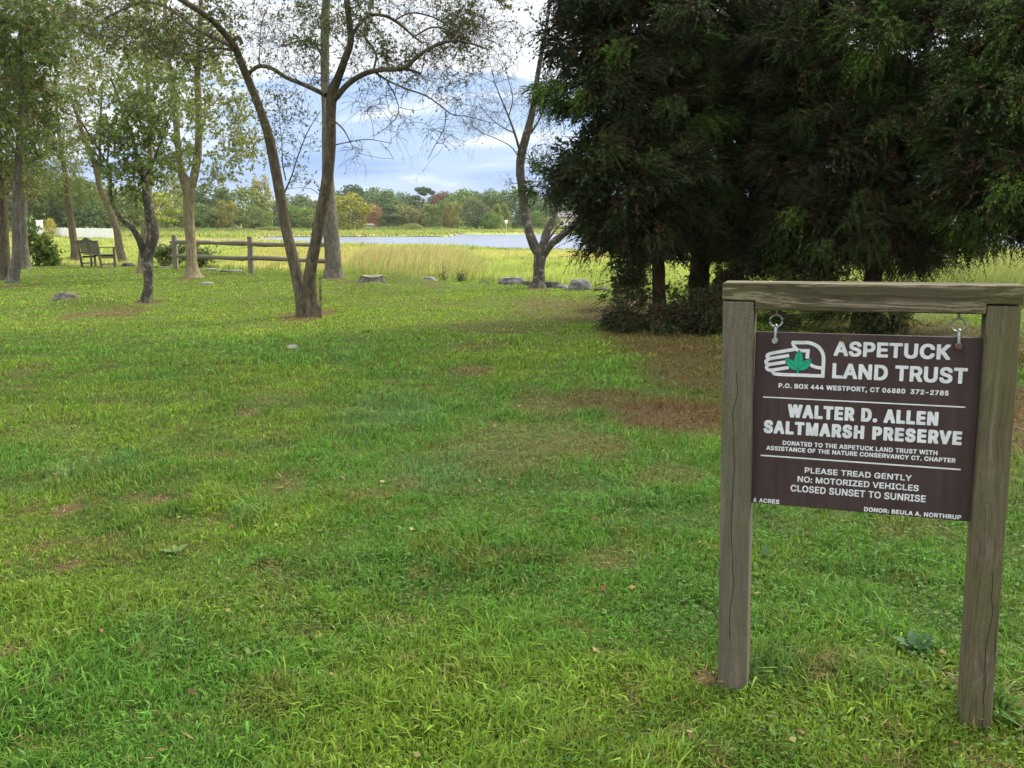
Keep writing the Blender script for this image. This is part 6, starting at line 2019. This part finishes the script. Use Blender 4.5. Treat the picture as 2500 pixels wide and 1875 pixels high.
def far_things():
    Mw = plain('white_boards', (0.78, 0.77, 0.74), 0.6, noise=0.06, nscale=2)
    Mr = plain('roof_shingle', (0.16, 0.14, 0.13), 0.9, noise=0.2, nscale=3)
    Mg = plain('window_glass', (0.03, 0.04, 0.05), 0.1)
    # white board fence across the marsh
    A, B = at(58, 566, 150), at(274, 580, 128)
    A[2], B[2] = float(terrain(A[0], A[1])), float(terrain(B[0], B[1]))
    t = thing('board_fence', 'long white board fence across the marsh on the left', 'fence', (A + B) / 2)
    L = float(np.hypot(*(B - A)[:2])); ang = math.atan2((B - A)[1], (B - A)[0])
    t.rotation_euler = (0, 0, ang)
    HF = 1.45
    pan = []
    nb = int(L / 0.16)
    for i in range(nb):
        x = -L / 2 + (i + .5) * L / nb
        pan.append(bev_box(x - .072, x + .072, -.012, .012, 0.12, HF - 0.05 + 0.01 * rng.normal(), .004, segs=1))
    V, q = join(*pan)
    dz = lambda V: np.c_[V[:, 0], V[:, 1], V[:, 2] + (B[2] - A[2]) * V[:, 0] / L]
    local('board_panel', dz(V), q, Mw, t)
    for zr in (0.35, 1.1):
        V, q = bev_box(-L / 2, L / 2, .013, .06, zr, zr + .09, .004)
        local('rail', dz(V), q, Mw, t)
    for i in range(13):
        x = -L / 2 + i * L / 12
        V, q = bev_box(x - .06, x + .06, .061, .18, -.2, HF, .008)
        local('post', dz(V), q, Mw, t)
    # pillar
    P = at(98, 566, 152); P[2] = float(terrain(P[0], P[1]))
    t = thing('gate_pillar', 'white square pillar rising above the board fence at the left', 'pillar', P)
    V, q = bev_box(-.38, .38, -.38, .38, -.2, 2.4, .02); local('shaft', V, q, Mw, t)
    V, q = bev_box(-.46, .46, -.46, .46, 2.402, 2.55, .03); local('cap', V, q, Mw, t)
    # houses
    def house(name, px, Y, W_, D_, H_, roof, label, wall, rot, cat='house'):
        x = float(at(px, 555, Y)[0]); zb = float(terrain(x, Y))
        t = thing(name, label, cat, (x, Y, zb - .1))
        t.rotation_euler = (0, 0, rot)
        V, q = bev_box(-W_ / 2, W_ / 2, -D_ / 2, D_ / 2, 0, H_, .02); local('wall', V, q, wall, t)
        e_ = .3
        V = [(-W_ / 2 - e_, -D_ / 2 - e_, H_ - .1), (W_ / 2 + e_, -D_ / 2 - e_, H_ - .1), (W_ / 2 + e_, 0, H_ + roof), (-W_ / 2 - e_, 0, H_ + roof), (-W_ / 2 - e_, D_ / 2 + e_, H_ - .1), (W_ / 2 + e_, D_ / 2 + e_, H_ - .1)]
        V = V + [(a, b, c + .2) for a, b, c in V]
        q = [[0, 3, 2, 1], [3, 4, 5, 2], [6, 7, 8, 9], [9, 8, 11, 10], [0, 1, 7, 6], [5, 4, 10, 11], [0, 6, 9, 3], [3, 9, 10, 4], [1, 2, 8, 7], [2, 5, 11, 8]]
        local('roof', V, q, Mr, t)
        for k in range(3 if H_ > 2 else 0):
            xx = -W_ / 2 + (k + .5) * W_ / 3
            V, q = bev_box(xx - .55, xx + .55, -D_ / 2 - .06, -D_ / 2 - .003, .9, 2.2, .01); f_ = local('window', V, q, Mw, t)
            V, q = bev_box(xx - .45, xx + .45, -D_ / 2 - .075, -D_ / 2 - .0605, 1.0, 2.1, .003); local('pane', V, q, Mg, f_)
    house('white_house', 899, 234, 2.3, 2.2, 1.0, .3, 'small white house half hidden below the orange red tree', Mw, R(12))
    house('cream_house', 1394, 262, 6.5, 6, 3.2, 1.4, 'cream house showing between the stems of the three stemmed tree', plain('cream_wall', (0.74, 0.62, 0.42), 0.7, noise=.06, nscale=1), R(-10))
    # nest box on a pole
    P = at(1236, 558, 218); P[2] = float(terrain(P[0], P[1]))
    t = thing('nest_box', 'white nest box on a pole at the far shore', 'nest box', P)
    V, q = tube_path([(0, 0, -.2), (0, 0, 1.9)], .07, 8); local('pole', V, q, plain('pole_wood', (.5, .48, .42), .8), t)
    V, q = bev_box(-.3, .3, -.25, .25, 1.901, 2.4, .02); local('box', V, q, Mw, t)
    V = [(-.36, -.32, 2.38), (.36, -.32, 2.38), (.36, 0, 2.62), (-.36, 0, 2.62), (-.36, .32, 2.38), (.36, .32, 2.38)]
    V = V + [(a, b, c + .05) for a, b, c in V]
    q = [[0, 3, 2, 1], [3, 4, 5, 2], [6, 7, 8, 9], [9, 8, 11, 10], [0, 1, 7, 6], [5, 4, 10, 11], [0, 6, 9, 3], [3, 9, 10, 4], [1, 2, 8, 7], [2, 5, 11, 8]]
    local('lid', V, q, Mw, t)


far_things()


# ------------------------------------------------------------------ the air
def build_haze():
    V, q = [(-900, -60, -3), (900, -60, -3), (900, 1200, -3), (-900, 1200, -3), (-900, -60, 26), (900, -60, 26), (900, 1200, 26), (-900, 1200, 26)], \
        [[0, 3, 2, 1], [4, 5, 6, 7], [0, 1, 5, 4], [1, 2, 6, 5], [2, 3, 7, 6], [3, 0, 4, 7]]
    m_, n, l = new_mat('thin_haze')
    out = n.new('ShaderNodeOutputMaterial')
    v = n.new('ShaderNodeVolumePrincipled')
    v.inputs['Color'].default_value = (0.94, 0.95, 0.95, 1)
    v.inputs['Density'].default_value = 0.00014
    l.new(v.outputs[0], out.inputs['Volume'])
    o = link('haze', poly_mesh('haze', V, q, m_))
    tag(o, 'thin pale haze over the marsh and pond', 'haze', kind='stuff')


build_haze()
